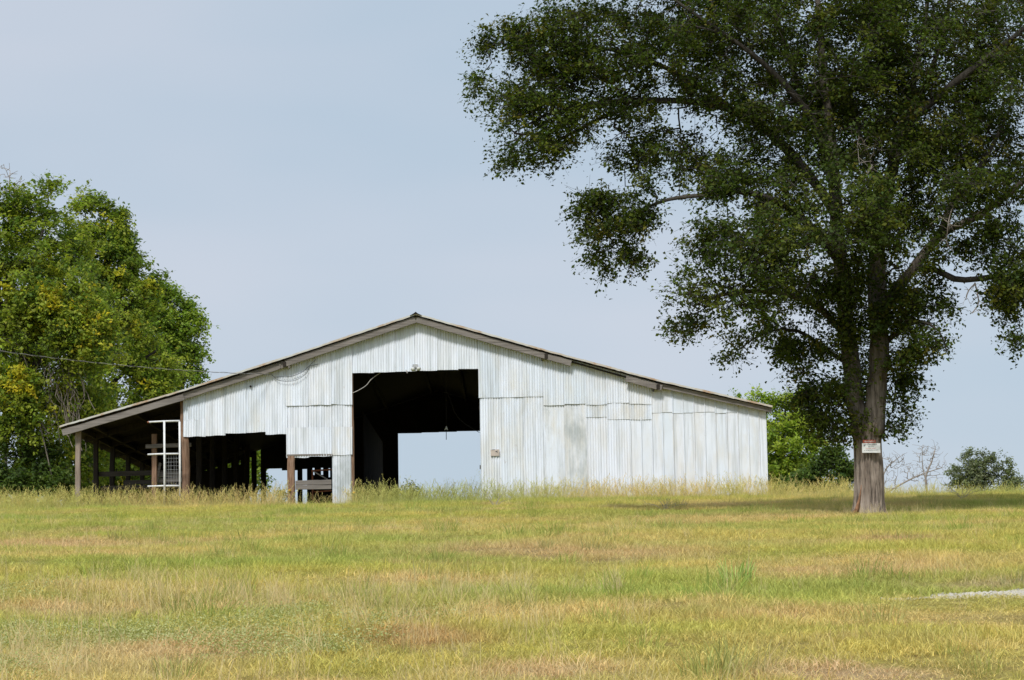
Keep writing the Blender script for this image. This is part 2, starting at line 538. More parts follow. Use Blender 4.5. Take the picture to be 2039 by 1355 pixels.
barn = empty('barn', (P(828, 850, YF).x, (YF + YB) / 2, FLOOR))
tag(barn, 'white corrugated metal barn with wide open doorway and lean-to on the hilltop', 'barn')

def added_dirt_floor():  # floor added out of sight, dark so little light bounces inside
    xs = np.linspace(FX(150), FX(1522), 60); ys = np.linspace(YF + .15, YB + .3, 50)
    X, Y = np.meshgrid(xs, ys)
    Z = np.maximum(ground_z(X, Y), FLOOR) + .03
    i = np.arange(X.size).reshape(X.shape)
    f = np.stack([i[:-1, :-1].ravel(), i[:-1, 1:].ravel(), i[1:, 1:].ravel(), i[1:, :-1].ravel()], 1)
    me = bpy.data.meshes.new('added_dirt_floor')
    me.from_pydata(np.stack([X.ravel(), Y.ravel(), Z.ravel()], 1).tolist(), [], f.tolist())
    o = link('added_dirt_floor', me, M['dirt'])
    o['kind'] = 'structure'; o['label'] = 'unseen dark dirt floor added inside the barn to cut bounced light'
added_dirt_floor()

def sheet(x0, x1, ztop, zbot, y, pitch=0.0755, amp=0.019, dent=0.013, crumple=0.0, rag=0.01, name='corrugated_sheet', mats=None, grime=0.5, bare=0.0, sub=6, rows=None, ribs=False):
    """one sheet of metal cladding, its top cut to the rake where ztop is a function"""
    if ribs:
        xs = [x0, x0 + .010, x0 + .014, x0 + .030, x0 + .034, x0 + .05]
        k = max(3, int((x1 - x0) / .05))
        xs += [x0 + .06 + (x1 - x0 - .06) * i / k for i in range(k + 1)]
        off = [0.0, 0.0, 0.034, 0.034, 0.0, 0.0] + [0.0] * (k + 1)
    else:
        n = max(4, int((x1 - x0) / pitch * sub))
        xs = [x0 + (x1 - x0) * i / n for i in range(n + 1)]
        off = [amp * math.sin(2 * math.pi * x / pitch) for x in xs]
    zt_mid = ztop((x0 + x1) / 2) if callable(ztop) else ztop
    rows = rows or max(4, int((zt_mid - zbot) / 0.16))
    vs, fs = [], []
    sd = random.uniform(0, 100)
    for j in range(rows + 1):
        t = j / rows
        for i, x in enumerate(xs):
            zt = ztop(x) if callable(ztop) else ztop + rag * .5 * mnoise.noise(Vector((x * 2.5, sd, 3)))
            zb = zbot + rag * mnoise.noise(Vector((x * 3, sd, 0)))
            z = zb + (zt - zb) * t
            q = Vector((x * 1.6, sd, z * 1.4))
            d = dent * (mnoise.noise(q) + 0.7 * mnoise.noise(q * 2.7) + .45 * mnoise.noise(q * 6.1))
            flat = 1.0
            if not ribs:
                s = mnoise.noise(Vector((x * 1.1, sd + 7, z * 1.3)))
                flat = 0.75 + 0.5 * s
            if crumple:
                e = max(0.0, 1 - t * 2.2)
                d += crumple * e * (mnoise.noise(Vector((x * 6, sd, z * 5))) + 0.15)
            vs.append((x + dent * .3 * mnoise.noise(q * 1.3 + Vector((5, 5, 5))), y - off[i] * flat - d, z))
    nx = len(xs)
    for j in range(rows):
        for i in range(nx - 1):
            fs.append((j * nx + i, j * nx + i + 1, (j + 1) * nx + i + 1, (j + 1) * nx + i))
    me = bpy.data.meshes.new(name)
    me.from_pydata(vs, [], fs)
    me.polygons.foreach_set('use_smooth', [True] * len(me.polygons))
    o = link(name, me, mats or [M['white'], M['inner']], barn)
    o.color = (grime, bare, 0, 1)
    sm = o.modifiers.new('thickness', 'SOLIDIFY')
    sm.thickness = 0.002
    sm.offset = -1
    sm.use_rim = False
    sm.material_offset = 1
    return o

def rake(x): return roof_z(x) - 0.035
def cols(a, b, w=41.5):
    n = max(1, round((b - a) / w))
    return [(a + (b - a) * i / n, a + (b - a) * (i + 1) / n) for i in range(n)]
LAY = [0]
def lay():
    LAY[0] += 1
    return YF - 0.013 * (LAY[0] % 2)

# gable end, left part above the wide low opening
for k, (a, b) in enumerate(cols(365, 570)):
    bot = [861, 860, 857, 855, 859.5][k]
    if k == 0:
        sheet(FX(a), FX(b) + .03, rake, FZ(829), YF - 0.012, rag=.01, grime=.35)
        sheet(FX(a), FX(b) + .05, FZ(826), FZ(bot + 1), lay(), rag=.02, crumple=.01, grime=.3)
    else:
        sheet(FX(a), FX(b) + .03, rake, FZ(bot), lay(), rag=.025, crumple=.012, grime=.4 + .2 * (k % 2))
for k, (a, b) in enumerate(cols(570, 702, 44)):
    sheet(FX(a), FX(b) + (.03 if k < 2 else 0), rake, FZ(804 - k), YF - 0.020 - .013 * (k % 2), rag=.03, crumple=.015, grime=.5, bare=.12 if k == 2 else 0.02)
    sheet(FX(a) + .01, FX(b) + (.03 if k < 2 else -.02), FZ(801), FZ(850), YF - .013 * (k % 2), rag=.02, grime=.4, bare=.08 if k == 2 else 0)
    sheet(FX(a) + .0, FX(b) + (.03 if k < 2 else -.01), FZ(847), FZ(907 - 2 * k), YF - .018 - .013 * (k % 2), rag=.03, crumple=.012, grime=.9 if k == 2 else .4, dent=.008)
sheet(FX(661), FX(699), FZ(903), FLOOR, YF - .002, rag=.03, dent=.015, crumple=.06, grime=.3, bare=.28)
# over the doorway
for k, (a, b) in enumerate(cols(702, 954)):
    sheet(FX(a), FX(b) + (.03 if k < 5 else 0), rake, FZ(740.5 - k * .9), lay(), rag=.012, grime=.3)
# right of the doorway
for k, (a, b) in enumerate(cols(954, 1083, 43)):
    sheet(FX(a), FX(b) + .03, rake, FZ(794 - k * .5), YF - .020 - .013 * (k % 2), rag=.015, crumple=.012, dent=.009, grime=.8)
    sheet(FX(a) + (.03 if k == 0 else 0), FX(b) + .03, FZ(790), FLOOR, YF - .013 * (k % 2), rag=.03, crumple=.05 if k == 0 else .01, dent=.011, grime=.75, bare=.03)
for k, (a, b) in enumerate([(1083, 1124), (1124, 1166), (1166, 1209), (1209, 1252), (1252, 1296)]):
    zb1 = [811, 809, 811, 809, 811.5][k]
    sheet(FX(a), FX(b) + .03, rake, FZ(zb1), YF - .030 - .013 * (k % 2), rag=.02, crumple=.012, dent=.008, grime=.7, bare=.03)
    if k >= 2:
        zb2 = [836, 841, 842][k - 2]
        sheet(FX(a) + .01, FX(b) + .04, FZ(807), FZ(zb2), YF - .016 - .013 * (k % 2), rag=.015, dent=.007, grime=.85)
        if k < 4:
            sheet(FX(a), FX(b) + .03, FZ(833), FLOOR, YF - .013 * (k % 2), dent=.006, grime=.5, bare=.02, rag=.03)
    else:
        sheet(FX(a), FX(b) + .03, FZ(806), FLOOR, YF - .013 * (k % 2), dent=.012, grime=1.0, bare=.3 if k == 1 else .16, rag=.03, amp=.004)
# standing-seam panels at the right end
seam = [(1254, 1275.5), (1275.5, 1297), (1297, 1318), (1318, 1339), (1339, 1360), (1360, 1381), (1381, 1402.5), (1402.5, 1424), (1424, 1446), (1446, 1468), (1468, 1489), (1489, 1510), (1510, 1526)]
for k, (a, b) in enumerate(seam):
    if k < 2:
        sheet(FX(a), FX(b), FZ(838), FLOOR, YF - .001, ribs=True, dent=.006, name='seam_panel', grime=.4, rag=.02)
    elif k < 10:
        zz = [829, 828, 831, 830, 829, 829, 832, 831][k - 2]
        sheet(FX(a), FX(b) + .002, rake, FZ(zz), YF - .014 - .006 * (k % 2), ribs=True, dent=.006, name='seam_panel', grime=.9 if k < 4 else .5, rag=.012)
        sheet(FX(a), FX(b) + .002, FZ(zz - 4), FLOOR, YF - .001 - .006 * (k % 2), ribs=True, dent=.008, name='seam_panel', grime=.75, rag=.02)
    else:
        sheet(FX(a), FX(b) + .002, rake, FLOOR, YF - .003 - .006 * (k % 2), ribs=True, dent=.009, name='seam_panel', grime=.8, rag=.02)

# side wall on the right, its sheets facing east
xr = FX(1526)
nsw = 12
for k in range(nsw):
    ya, yb = YF + .02 + (YB - YF) * k / nsw, YF + .02 + (YB - YF) * (k + 1) / nsw
    mb = MB()
    n = 36
    vs, fs = [], []
    for i in range(n + 1):
        y = ya + (yb - ya) * i / n
        d = .008 * math.sin(2 * math.pi * y / .0678 * .5)
        vs += [(xr + d, y, FLOOR - .2), (xr + d, y, roof_z(xr) - .05)]
    for i in range(n):
        fs.append((2 * i, 2 * i + 2, 2 * i + 3, 2 * i + 1))
    mb.add(vs, fs)
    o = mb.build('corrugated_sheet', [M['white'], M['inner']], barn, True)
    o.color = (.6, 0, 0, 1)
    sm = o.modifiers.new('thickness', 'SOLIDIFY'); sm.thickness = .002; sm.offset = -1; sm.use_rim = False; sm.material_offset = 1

# rear wall: boards with the gaps and openings the photo shows daylight through
back = [(322, 345, None), (345, 365, None), (365, 386, None), (386, 407, None), (407, 412, (927, 933)), (412, 427, None), (427, 433, (915, 929)), (433, 448.5, None),
        (448.5, 460, (907, 928)), (460, 471, None), (471, 479, (902, 922)), (479, 490, None), (490, 500.6, (895, 1200)), (500.6, 511, None),
        (511, 519, (891, 1200)), (519, 530, None), (530, 561, (931, 1200)), (561, 592, (935, 1200)), (592, 602, None), (602, 611, (933, 1200)),
        (611, 622, None), (622, 626, (931, 945)), (626, 639, None), (639, 643, (931, 945)), (643, 654, None), (654, 657, (932, 950)),
        (657, 690, None), (690, 725, None), (725, 760, None), (760, 793, None), (793, 840, (865, 1200)), (840, 875, (864, 1200)), (875, 910, (863.5, 1200)), (910, 979, (862.5, 1200))]
back += [(979 + 434 / 12 * i, 979 + 434 / 12 * (i + 1), None) for i in range(12)]
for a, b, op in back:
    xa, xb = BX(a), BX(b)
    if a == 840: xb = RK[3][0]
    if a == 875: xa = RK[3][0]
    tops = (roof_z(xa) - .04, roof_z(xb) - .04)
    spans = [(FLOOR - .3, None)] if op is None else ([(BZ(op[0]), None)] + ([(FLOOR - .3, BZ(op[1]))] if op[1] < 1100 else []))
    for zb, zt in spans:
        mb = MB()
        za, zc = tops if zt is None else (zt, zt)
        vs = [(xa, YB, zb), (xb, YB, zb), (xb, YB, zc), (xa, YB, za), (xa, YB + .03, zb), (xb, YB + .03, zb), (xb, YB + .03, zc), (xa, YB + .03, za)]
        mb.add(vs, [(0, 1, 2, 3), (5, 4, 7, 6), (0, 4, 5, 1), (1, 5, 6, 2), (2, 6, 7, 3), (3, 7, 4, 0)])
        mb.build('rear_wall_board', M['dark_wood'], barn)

# roof sheets: corrugated, a few courses down each slope
for s in range(len(RK) - 1):
    (xa, za), (xb, zb) = RK[s], RK[s + 1]
    L = math.hypot(xb - xa, zb - za)
    nc = max(1, round(L / 2.0))
    for c in range(nc):
        t0, t1 = c / nc, (c + 1) / nc
        t0 -= .02; t1 += .02
        if s == 0 and c == 0: t0 = 0
        if s == len(RK) - 2 and c == nc - 1: t1 = 1
        if s == 2 and c == nc - 1: t1 = 1
        if s == 3 and c == 0: t0 = 0
        lift = .006 + .008 * (c % 2) + random.uniform(0, .006)
        vs, fs = [], []
        n = 760
        for i in range(n + 1):
            y = YF - OH - .05 + random.uniform(-.001, .001) + (YB - YF + OH + .35) * i / n
            w = .009 * math.sin(2 * math.pi * (y - 69.6) / .11 + 1.5)
            for t in (t0, (t0 + t1) / 2, t1):
                bow = .012 * mnoise.noise(Vector((t * 7 + s * 3, 0 if i < 12 else y * .3, 4)))
                vs.append((xa + (xb - xa) * t, y, za + (zb - za) * t + w + lift + bow))
        for i in range(n):
            for k in range(2):
                fs.append((i * 3 + k, i * 3 + k + 1, (i + 1) * 3 + k + 1, (i + 1) * 3 + k))
        me = bpy.data.meshes.new('roof_sheet')
        me.from_pydata(vs, [], fs)
        me.polygons.foreach_set('use_smooth', [True] * len(me.polygons))
        o = link('roof_sheet', me, [M['roof'], M['inner']], barn)
        sm = o.modifiers.new('thickness', 'SOLIDIFY'); sm.thickness = .012; sm.offset = 1; sm.material_offset = 0
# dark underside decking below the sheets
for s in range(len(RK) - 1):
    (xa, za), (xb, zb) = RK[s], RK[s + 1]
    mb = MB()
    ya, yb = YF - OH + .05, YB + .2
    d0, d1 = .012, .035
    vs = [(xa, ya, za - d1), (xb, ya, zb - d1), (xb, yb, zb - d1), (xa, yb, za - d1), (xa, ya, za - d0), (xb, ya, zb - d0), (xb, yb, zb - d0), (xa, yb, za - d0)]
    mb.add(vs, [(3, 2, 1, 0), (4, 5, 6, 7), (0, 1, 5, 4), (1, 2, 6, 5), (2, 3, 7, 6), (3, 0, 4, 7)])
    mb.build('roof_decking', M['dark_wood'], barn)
# ridge cap
mb = MB()
rx, rz = RK[3]
for yy0, yy1 in ((YF - OH - .09, YB + .3),):
    vs = []
    for y in (yy0, yy1):
        vs += [(rx - .17, y, rz - .035), (rx - .05, y, rz + .035), (rx, y, rz + .075), (rx + .05, y, rz + .03), (rx + .17, y, rz - .03), (rx, y, rz + .012)]
    mb.add(vs, [(i, i + 1, i + 7, i + 6) for i in range(5)] + [(5, 0, 6, 11), (5, 4, 3, 2, 1, 0), (6, 7, 8, 9, 10, 11)])
mb.build('ridge_cap', M['inner'], barn)

# fascia boards on the rakes
YFA = YF - OH + .02
def fascia(a, b, w, drop=.0, t=.04, mat='grey_x', dy=0.0):
    pa, pb = P(*a, YFA), P(*b, YFA)
    mb = MB()
    pa.z -= drop; pb.z -= drop
    pa.y += dy; pb.y += dy
    mb.plank(pa, pb, w, t, 14, (0, 0, 1), .008)
    mb.build('fascia_board', M[mat], barn)
fascia((124, 862), (366, 791), .19)
fascia((364, 790), (571, 724.5), .18, dy=.045)
fascia((569, 724), (827, 637), .185)
fascia((829, 637), (1137, 724), .17)
fascia((1246, 754), (1318, 773), .17)
fascia((1310, 767), (1537, 817.5), .13, dy=.045)
fascia((1130, 718), (1250, 752), .05, dy=.06, mat='dark_wood')

# bent edges of the roof sheets showing over the fascia
for s in range(len(RK) - 1):
    (xa, za), (xb, zb) = RK[s], RK[s + 1]
    L = math.hypot(xb - xa, zb - za)
    nc = max(1, round(L / 1.3))
    for c in range(nc):
        t0, t1 = c / nc, (c + 1) / nc
        n = 14
        vs, fs = [], []
        ext = .01 + .02 * (c % 2)
        for i in range(n + 1):
            t = t0 + (t1 - t0) * i / n
            x_, z_ = xa + (xb - xa) * t, za + (zb - za) * t
            wv = .012 * mnoise.noise(Vector((x_ * 4, s, c))) + .008 * mnoise.noise(Vector((x_ * 11, s, c)))
            yy = YF - OH - .052 - ext * .3
            vs += [(x_, yy, z_ - .016 + wv), (x_, yy - .004, z_ + .036 + wv * .7 + .006 * (c % 2)), (x_, yy + .30, z_ + .046 + wv * .7 + .006 * (c % 2)), (x_, yy + .02, z_ - .012 + wv)]
        for i in range(n):
            for k in range(4):
                fs.append((i * 4 + k, (i + 1) * 4 + k, (i + 1) * 4 + (k + 1) % 4, i * 4 + (k + 1) % 4))
        fs += [(0, 1, 2, 3), (n * 4 + 3, n * 4 + 2, n * 4 + 1, n * 4)]
        mb = MB(); mb.add(vs, fs)
        mb.build('roof_edge', M['roof'], barn)

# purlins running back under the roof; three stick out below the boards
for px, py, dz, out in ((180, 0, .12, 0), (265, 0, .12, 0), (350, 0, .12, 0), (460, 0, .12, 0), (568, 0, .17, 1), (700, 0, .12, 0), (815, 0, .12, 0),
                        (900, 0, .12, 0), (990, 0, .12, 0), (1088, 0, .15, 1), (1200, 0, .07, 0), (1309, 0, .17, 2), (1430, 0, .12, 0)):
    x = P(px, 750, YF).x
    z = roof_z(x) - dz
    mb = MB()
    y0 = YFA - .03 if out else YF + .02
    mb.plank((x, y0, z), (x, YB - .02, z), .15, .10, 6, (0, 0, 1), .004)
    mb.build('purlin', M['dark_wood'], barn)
    if out:
        for s in (-1, 1):
            if out == 2 and s > 0: continue
            mb = MB()
            mb.plank((x + s * .13, y0 + .02, z - .05), (x + s * .13, YF + .05, z - .05), .13, .03, 3)
            mb.build('purlin_bracket', M['dark_wood'] if px != 568 else M['grey_x'], barn)

# lean-to posts along the open west side
xw = P(154.5, 930, YF).x
for k in range(7):
    y = YF + .08 + 3.02 * k
    mb = MB()
    zt = roof_z(xw) - .12
    mb.plank((xw + .02 * math.sin(k * 2), y, FLOOR - .4), (xw, y, zt), .15, .14, 8, (1, 0, 0), .02)
    mb.build('post', M['post_grey'] if k == 0 else M['dark_wood'], barn)
mb = MB()
mb.plank((xw, YF + .0, roof_z(xw) - .13), (xw, YB, roof_z(xw) - .13), .16, .06, 10)
mb.build('eave_beam', M['dark_wood'], barn)
# rafters under the lean-to
for k in range(8):
    y = YF + .12 + 2.8 * k
    mb = MB()
    xa, xb = RK[0][0] + .15, FX(365)
    mb.plank((xa, y, roof_z(xa) - .14), (xb, y, roof_z(xb) - .16), .18, .05, 4)
    mb.build('rafter', M['dark_wood'], barn)
# rails across the lean-to, behind its second west post
for pa_, pb_, w_ in (((186, 945), (352, 941), .15), ((246, 962), (352, 958), .13), ((200, 972.5), (352, 968), .13)):
    mb = MB()
    mb.plank(P(*pa_, YF + 3.2), P(*pb_, YF + 3.2), w_, .04, 8)
    mb.build('rail_board', M['rail'], barn)
# post row between lean-to and barn
xp = FX(367)
for k in range(1, 6):
    mb = MB()
    y = YF + 3.3 * k
    mb.plank((xp, y, FLOOR - .3), (xp, y, roof_z(xp) - .1), .17, .17, 5, (1, 0, 0), .02)
    mb.build('post', M['dark_wood'], barn)
mb = MB()
pa, pb = P(367, 1015, YF + .0), P(362, 790, YF)
mb.plank((pa.x + .08, YF + .12, FLOOR - .3), (pb.x + .03, YF + .12, pb.z), .21, .19, 12, (1, 0, 0), .03)
mb.build('post', M['post'], barn)
# doorway post and small doorway post
mb = MB()
mb.plank((FX(700), YF + .09, FLOOR - .3), (FX(698), YF + .09, roof_z(FX(705)) - .1), .15, .14, 10, (1, 0, 0), .015)
mb.build('post', M['post'], barn)
mb = MB()
mb.plank((FX(963), YF + .12, FLOOR - .3), (FX(963), YF + .12, roof_z(FX(963)) - .1), .12, .14, 10, (1, 0, 0), .015)
mb.build('post', M['post'], barn)
mb = MB()
mb.plank((P(580, 1000, YF).x, YF + .06, FLOOR - .3), (P(579.5, 910, YF).x, YF + .06, FZ(908, 580)), .21, .19, 10, (1, 0, 0), .02)
mb.build('post', M['post'], barn)
for px in (1083, 1297):
    mb = MB()
    mb.plank((FX(px), YF + .12, FLOOR - .3), (FX(px), YF + .12, roof_z(FX(px)) - .1), .14, .14, 5, (1, 0, 0))
    mb.build('post', M['dark_wood'], barn)
# lintels and girts
for a, b, py, w, mat, dy in ((571, 662, 907, .05, 'grey_x', -.02), (368, 572, 853, .14, 'dark_wood', .10), (700, 957, 733, .16, 'dark_wood', .10), (954, 1524, 812, .12, 'dark_wood', .12), (954, 1524, 930, .12, 'dark_wood', .12)):
    mb = MB()
    mb.plank((FX(a), YF + dy, FZ(py, a)), (FX(b), YF + dy, FZ(py - (1 if mat == 'grey_x' else 2), b)), w, .05, 8)
    mb.build('lintel' if py < 910 and py != 812 else 'girt', M[mat], barn)
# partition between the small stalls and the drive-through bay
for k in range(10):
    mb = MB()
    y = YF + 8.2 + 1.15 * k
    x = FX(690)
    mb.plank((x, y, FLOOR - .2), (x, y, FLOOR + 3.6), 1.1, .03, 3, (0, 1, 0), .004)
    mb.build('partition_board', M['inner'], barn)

hp = P(499, 770, YF - .05)
MB().tube([hp, hp + Vector((0, -.004, 0))], [.034, .030], 10).build('dark_hole_disc', M['inner'], barn, True)  # dark disc painted in as the shade of a small hole

# ------------------------------------------------------------------ things at the barn
# white pipe gate frame leaning by the lean-to
pg = P(327, 1000, YF - .5)
g = empty('pipe_gate', (pg.x, pg.y, FLOOR))
tag(g, 'white painted pipe gate frame standing upright before the lean-to', 'gate')
Yg = YF - .5
for a, b in (((327.5, 1012), (327.0, 838)), ((358.5, 1008), (357.5, 840))):
    MB().tube([P(*a, Yg), P((a[0] + b[0]) / 2 + .4, (a[1] + b[1]) / 2, Yg), P(*b, Yg)], .030, 10).build('upright_pipe', M['pipe'], g, True)
for a, b in (((295, 841), (358, 838.5)), ((294, 905.5), (358, 904)), ((294, 969), (357, 968))):
    MB().tube([P(*a, Yg + .03), P((a[0] + b[0]) / 2, (a[1] + b[1]) / 2 - .4, Yg + .03), P(*b, Yg + .03)], .027, 10).build('cross_pipe', M['pipe'], g, True)
MB().tube([P(293.5, 841.3, Yg + .03), P(297, 841, Yg + .03)], .0285, 10).build('rusty_pipe_end', M['rust'], g, True)
mb = MB()
Ym = Yg + .07
for i in range(6):
    x = 331 + i * 5
    mb.tube([P(x, 902, Ym), P(x + random.uniform(-1, 1), 935, Ym), P(x, 967, Ym)], .0035, 4)
for j in range(9):
    y = 906 + j * 7.4
    mb.tube([P(330, y, Ym), P(357, y - .5, Ym)], .0035, 4)
mb.build('wire_mesh', M['zinc'], g)

# short fence post with grey board behind the gate
fp = P(307, 985, YF + .9)
g = empty('fence_post', (fp.x, fp.y, FLOOR))
tag(g, 'brown wooden post with a grey crossboard behind the white gate', 'fence post')
MB().plank((P(308, 930, YF + .9).x, YF + .9, FLOOR - .3), (P(307.5, 866, YF + .9).x, YF + .9, P(307, 865, YF + .9).z), .15, .15, 8, (1, 0, 0), .015).build('post', M['post'], g)
MB().plank(P(290, 889.5, YF + .80), P(381, 886, YF + .80), .115, .04, 8).build('crossboard', M['grey_x'], g)
MB().plank(P(316, 946, YF + 1.4), P(362, 943, YF + 1.4), .16, .04, 6).build('lower_board', M['grey_x'], g)
MB().plank(P(316, 958, YF + 1.4), P(362, 955, YF + 1.4), .14, .04, 6).build('lower_board', M['grey_x'], g)
MB().plank(P(312, 960, YF + 1.3), P(319, 922, YF + 1.3), .07, .03, 4, (1, 0, 0)).build('leaning_slat', M['grey_x'], g)

# weathered plank barrier in the small doorway
pb = P(625, 966, YF + .05)
g = empty('plank_barrier', (pb.x, pb.y, FLOOR))
tag(g, 'grey weathered two-plank barrier across the small doorway', 'barrier')
for ya, yb, w in ((962.2, 960.2, .135), (971.4, 970.0, .125)):
    MB().plank(P(588.5, ya, YF + .02), P(660, yb, YF + .02), w, .04, 10, (0, 0, 1), .006).build('plank', M['grey_x'], g)

# rusty tube gate inside the small doorway
Yr = YF + 1.6
pr = P(630, 1000, Yr)
g = empty('rusty_gate', (pr.x, pr.y, FLOOR))
tag(g, 'rusty tube gate with diagonal brace inside the small doorway', 'gate')
def pl(pts): return [P(x, y, Yr) for x, y in pts]
MB().tube(pl([(623, 1020), (622, 938)]), .026, 8).build('upright_tube', M['rust'], g, True)
MB().tube(pl([(620, 938), (668, 935)]), .026, 8).build('top_tube', M['rust'], g, True)
MB().tube(pl([(626, 980), (668, 977)]), .022, 8).build('middle_tube', M['rust'], g, True)
MB().tube(pl([(624, 939), (652, 955)]), .018, 8).build('brace_tube', M['cable'], g, True)
MB().tube(pl([(667, 1020), (666, 934)]), .026, 8).build('upright_tube', M['rust'], g, True)

# yellow electric-fence insulators
for px, py, y, lab in ((576.5, 977, YF - .05, 'small yellow fence insulator on the small doorway post'), (705, 981.5, YF - .02, 'small yellow fence insulator on the big doorway post')):
    p = P(px, py, y)
    g = empty('insulator', p)
    tag(g, lab, 'insulator', 'yellow fence insulators')
    mb = MB(); mb.tube([p + Vector((-.035, 0, 0)), p + Vector((-.02, -.02, 0)), p + Vector((.02, -.02, 0)), p + Vector((.035, 0, 0))], [.012, .03, .03, .012], 8)
    mb.build('body', M['yellow'], g, True)
    MB().tube([p + Vector((0, .03, -.005)), p + Vector((0, -.045, -.005))], [.016, .02], 8).build('clip', M['yellow'], g, True)

# twin floodlight over the doorway
Yl = YF - .1
p = P(827, 730, Yl)
g = empty('floodlight', p)
tag(g, 'twin-headed floodlight mounted over the big barn doorway', 'floodlight')
mb = MB(); mb.box(P(822, 729.5, YF - .03), P(832, 729, YF - .03), .10, .05); mb.build('junction_box', M['zinc'], g)
for s, (x, y) in ((-1, (822, 736)), (1, (834, 735))):
    a, b = P(827 + s * 2, 731, YF - .06), P(x, y, YF - .2)
    d = (b - a).normalized()
    h = MB(); h.tube([a, a.lerp(b, .3), a.lerp(b, .55), a.lerp(b, .9), b], [.016, .02, .045, .062, .064], 12)
    ho = h.build('lamp_head', M['zinc'], g, True)
    le = MB(); le.tube([b + d * .001, b + d * .012, b + d * .02], [.058, .045, .012], 12)
    le.build('lens', M['glass'], ho, True)
MB().tube([P(808, 737, YF - .03), P(810, 740, YF - .05), P(811, 743.5, YF - .05)], .012, 6).build('cable_stub', M['cable'], g)

# tan placard right of the doorway
p = P(986, 902, YF - .035)
g = empty('placard', p)
tag(g, 'small tan metal placard fixed right of the big doorway', 'placard')
a, b = P(977, 902, YF - .045), P(994.5, 901.6, YF - .045)
MB().box(a, b, .185, .006).build('plate', M['placard'], g)
mb = MB()
c = P(989, 900, YF - .0505)
mb.add([c + Vector((-.045, 0, .004)), c + Vector((.035, 0, .035)), c + Vector((.012, 0, .002)), c + Vector((.04, 0, -.03))], [(0, 3, 2), (0, 2, 1)])
for y in (896.5,):
    q0, q1 = P(980, y, YF - .0505), P(985.5, y, YF - .0505)
    mb.add([q0, q1, q1 + Vector((0, 0, .014)), q0 + Vector((0, 0, .014))], [(0, 1, 2, 3)])
mb.build('printed_arrow', M['ink'], g)

# hanging lamp seen in the doorway, with its rod
Yh = YF + 3.0
p = P(888.5, 847, Yh)
g = empty('hanging_hook', p)
tag(g, 'small pale arrow-shaped fitting hanging in the dark doorway', 'hook')
mb = MB()
t = P(889, 848, Yh); l = P(884.5, 857.5, Yh); r = P(892.5, 857.5, Yh); m_ = P(888.5, 855, Yh)
vs = []
for dy in (-.02, .02):
    vs += [v + Vector((0, dy, 0)) for v in (t, r, m_, l)]
mb.add(vs, [(0, 3, 2), (0, 2, 1), (4, 6, 7), (4, 5, 6), (0, 1, 5, 4), (1, 2, 6, 5), (2, 3, 7, 6), (3, 0, 4, 7)])
mb.build('arrow_plate', M['sign'], g)
MB().tube([P(888.5, 856, Yh), P(888.7, 876, Yh)], .010, 6).build('rod', M['wire'], g)
MB().tube([t, Vector((t.x, t.y, roof_z(t.x) - .1))], .006, 5).build('hanger_wire', M['wire'], g)

# loose cables
def cable(name, pts, rad, mat, label, cat, n=24):
    pts = [Vector(p) for p in pts]
    out = []
    m = len(pts)
    for i in range(m - 1):
        p0, p1, p2, p3 = pts[max(i - 1, 0)], pts[i], pts[i + 1], pts[min(i + 2, m - 1)]
        for k in range(n // 3):
            t = k / (n // 3)
            out.append(0.5 * ((2 * p1) + (p2 - p0) * t + (2 * p0 - 5 * p1 + 4 * p2 - p3) * t * t + (3 * p1 - p0 - 3 * p2 + p3) * t ** 3))
    out.append(pts[-1])
    o = MB().tube(out, rad, 6).build(name, M[mat], None, True)
    tag(o, label, cat)
    return o
cable('cable', [P(702, 783, YF - .04), P(715, 777, YF - .03), P(729, 768, YF + .05), P(738, 757, YF + .1), P(748, 749, YF + .12), P(760, 741, YF + .12)], .008, 'cable', 'pale cable slung across the upper left corner of the doorway', 'cable')
cable('cable', [P(875, 744, YF + 2.6), P(885, 770, YF + 2.6), P(897, 797, YF + 2.6), P(906, 822, YF + 2.6), P(923, 842, YF + 2.6), P(955, 862, YF + 2.6)], .008, 'wire2', 'thin dark cable drooping inside the right of the doorway', 'cable')
cable('cable', [P(541, 746, YF - .085), P(547, 751, YF - .085), P(560, 750.5, YF - .085), P(580, 750, YF - .085), P(604, 740, YF - .085), P(615, 730, YF - .085), P(634, 725.5, YF - .085)], .007, 'wire', 'thin black cable looping over the white gable wall', 'cable')
cable('cable', [P(541, 746, YF - .085), P(552, 756, YF - .085), P(568, 760, YF - .085), P(590, 757, YF - .085), P(610, 744, YF - .085), P(617, 728, YF - .085), P(630, 716, YF - .085)], .006, 'wire', 'lower of two black cables looping on the gable wall', 'cable')
# twisted service line from a pole out of frame
a, b = P(-420, 625, 60), P(541, 746, YF - .085)
w = empty('power_line', b)
tag(w, 'twisted overhead power line running from the left edge to the gable', 'power line')
L = (b - a).length
for ph, mat, rad in ((0, 'wire', .007), (math.pi, 'cable', .004)):
    pts = []
    n = 560
    for i in range(n + 1):
        t = i / n
        q = a.lerp(b, t)
        q.z -= 4 * .30 * t * (1 - t)
        an = 2 * math.pi * t * L / .62 + ph
        q += Vector((0, math.cos(an) * .011, math.sin(an) * .011))
        pts.append(q)
    MB().tube(pts, rad, 5).build('conductor', M[mat], w, True)

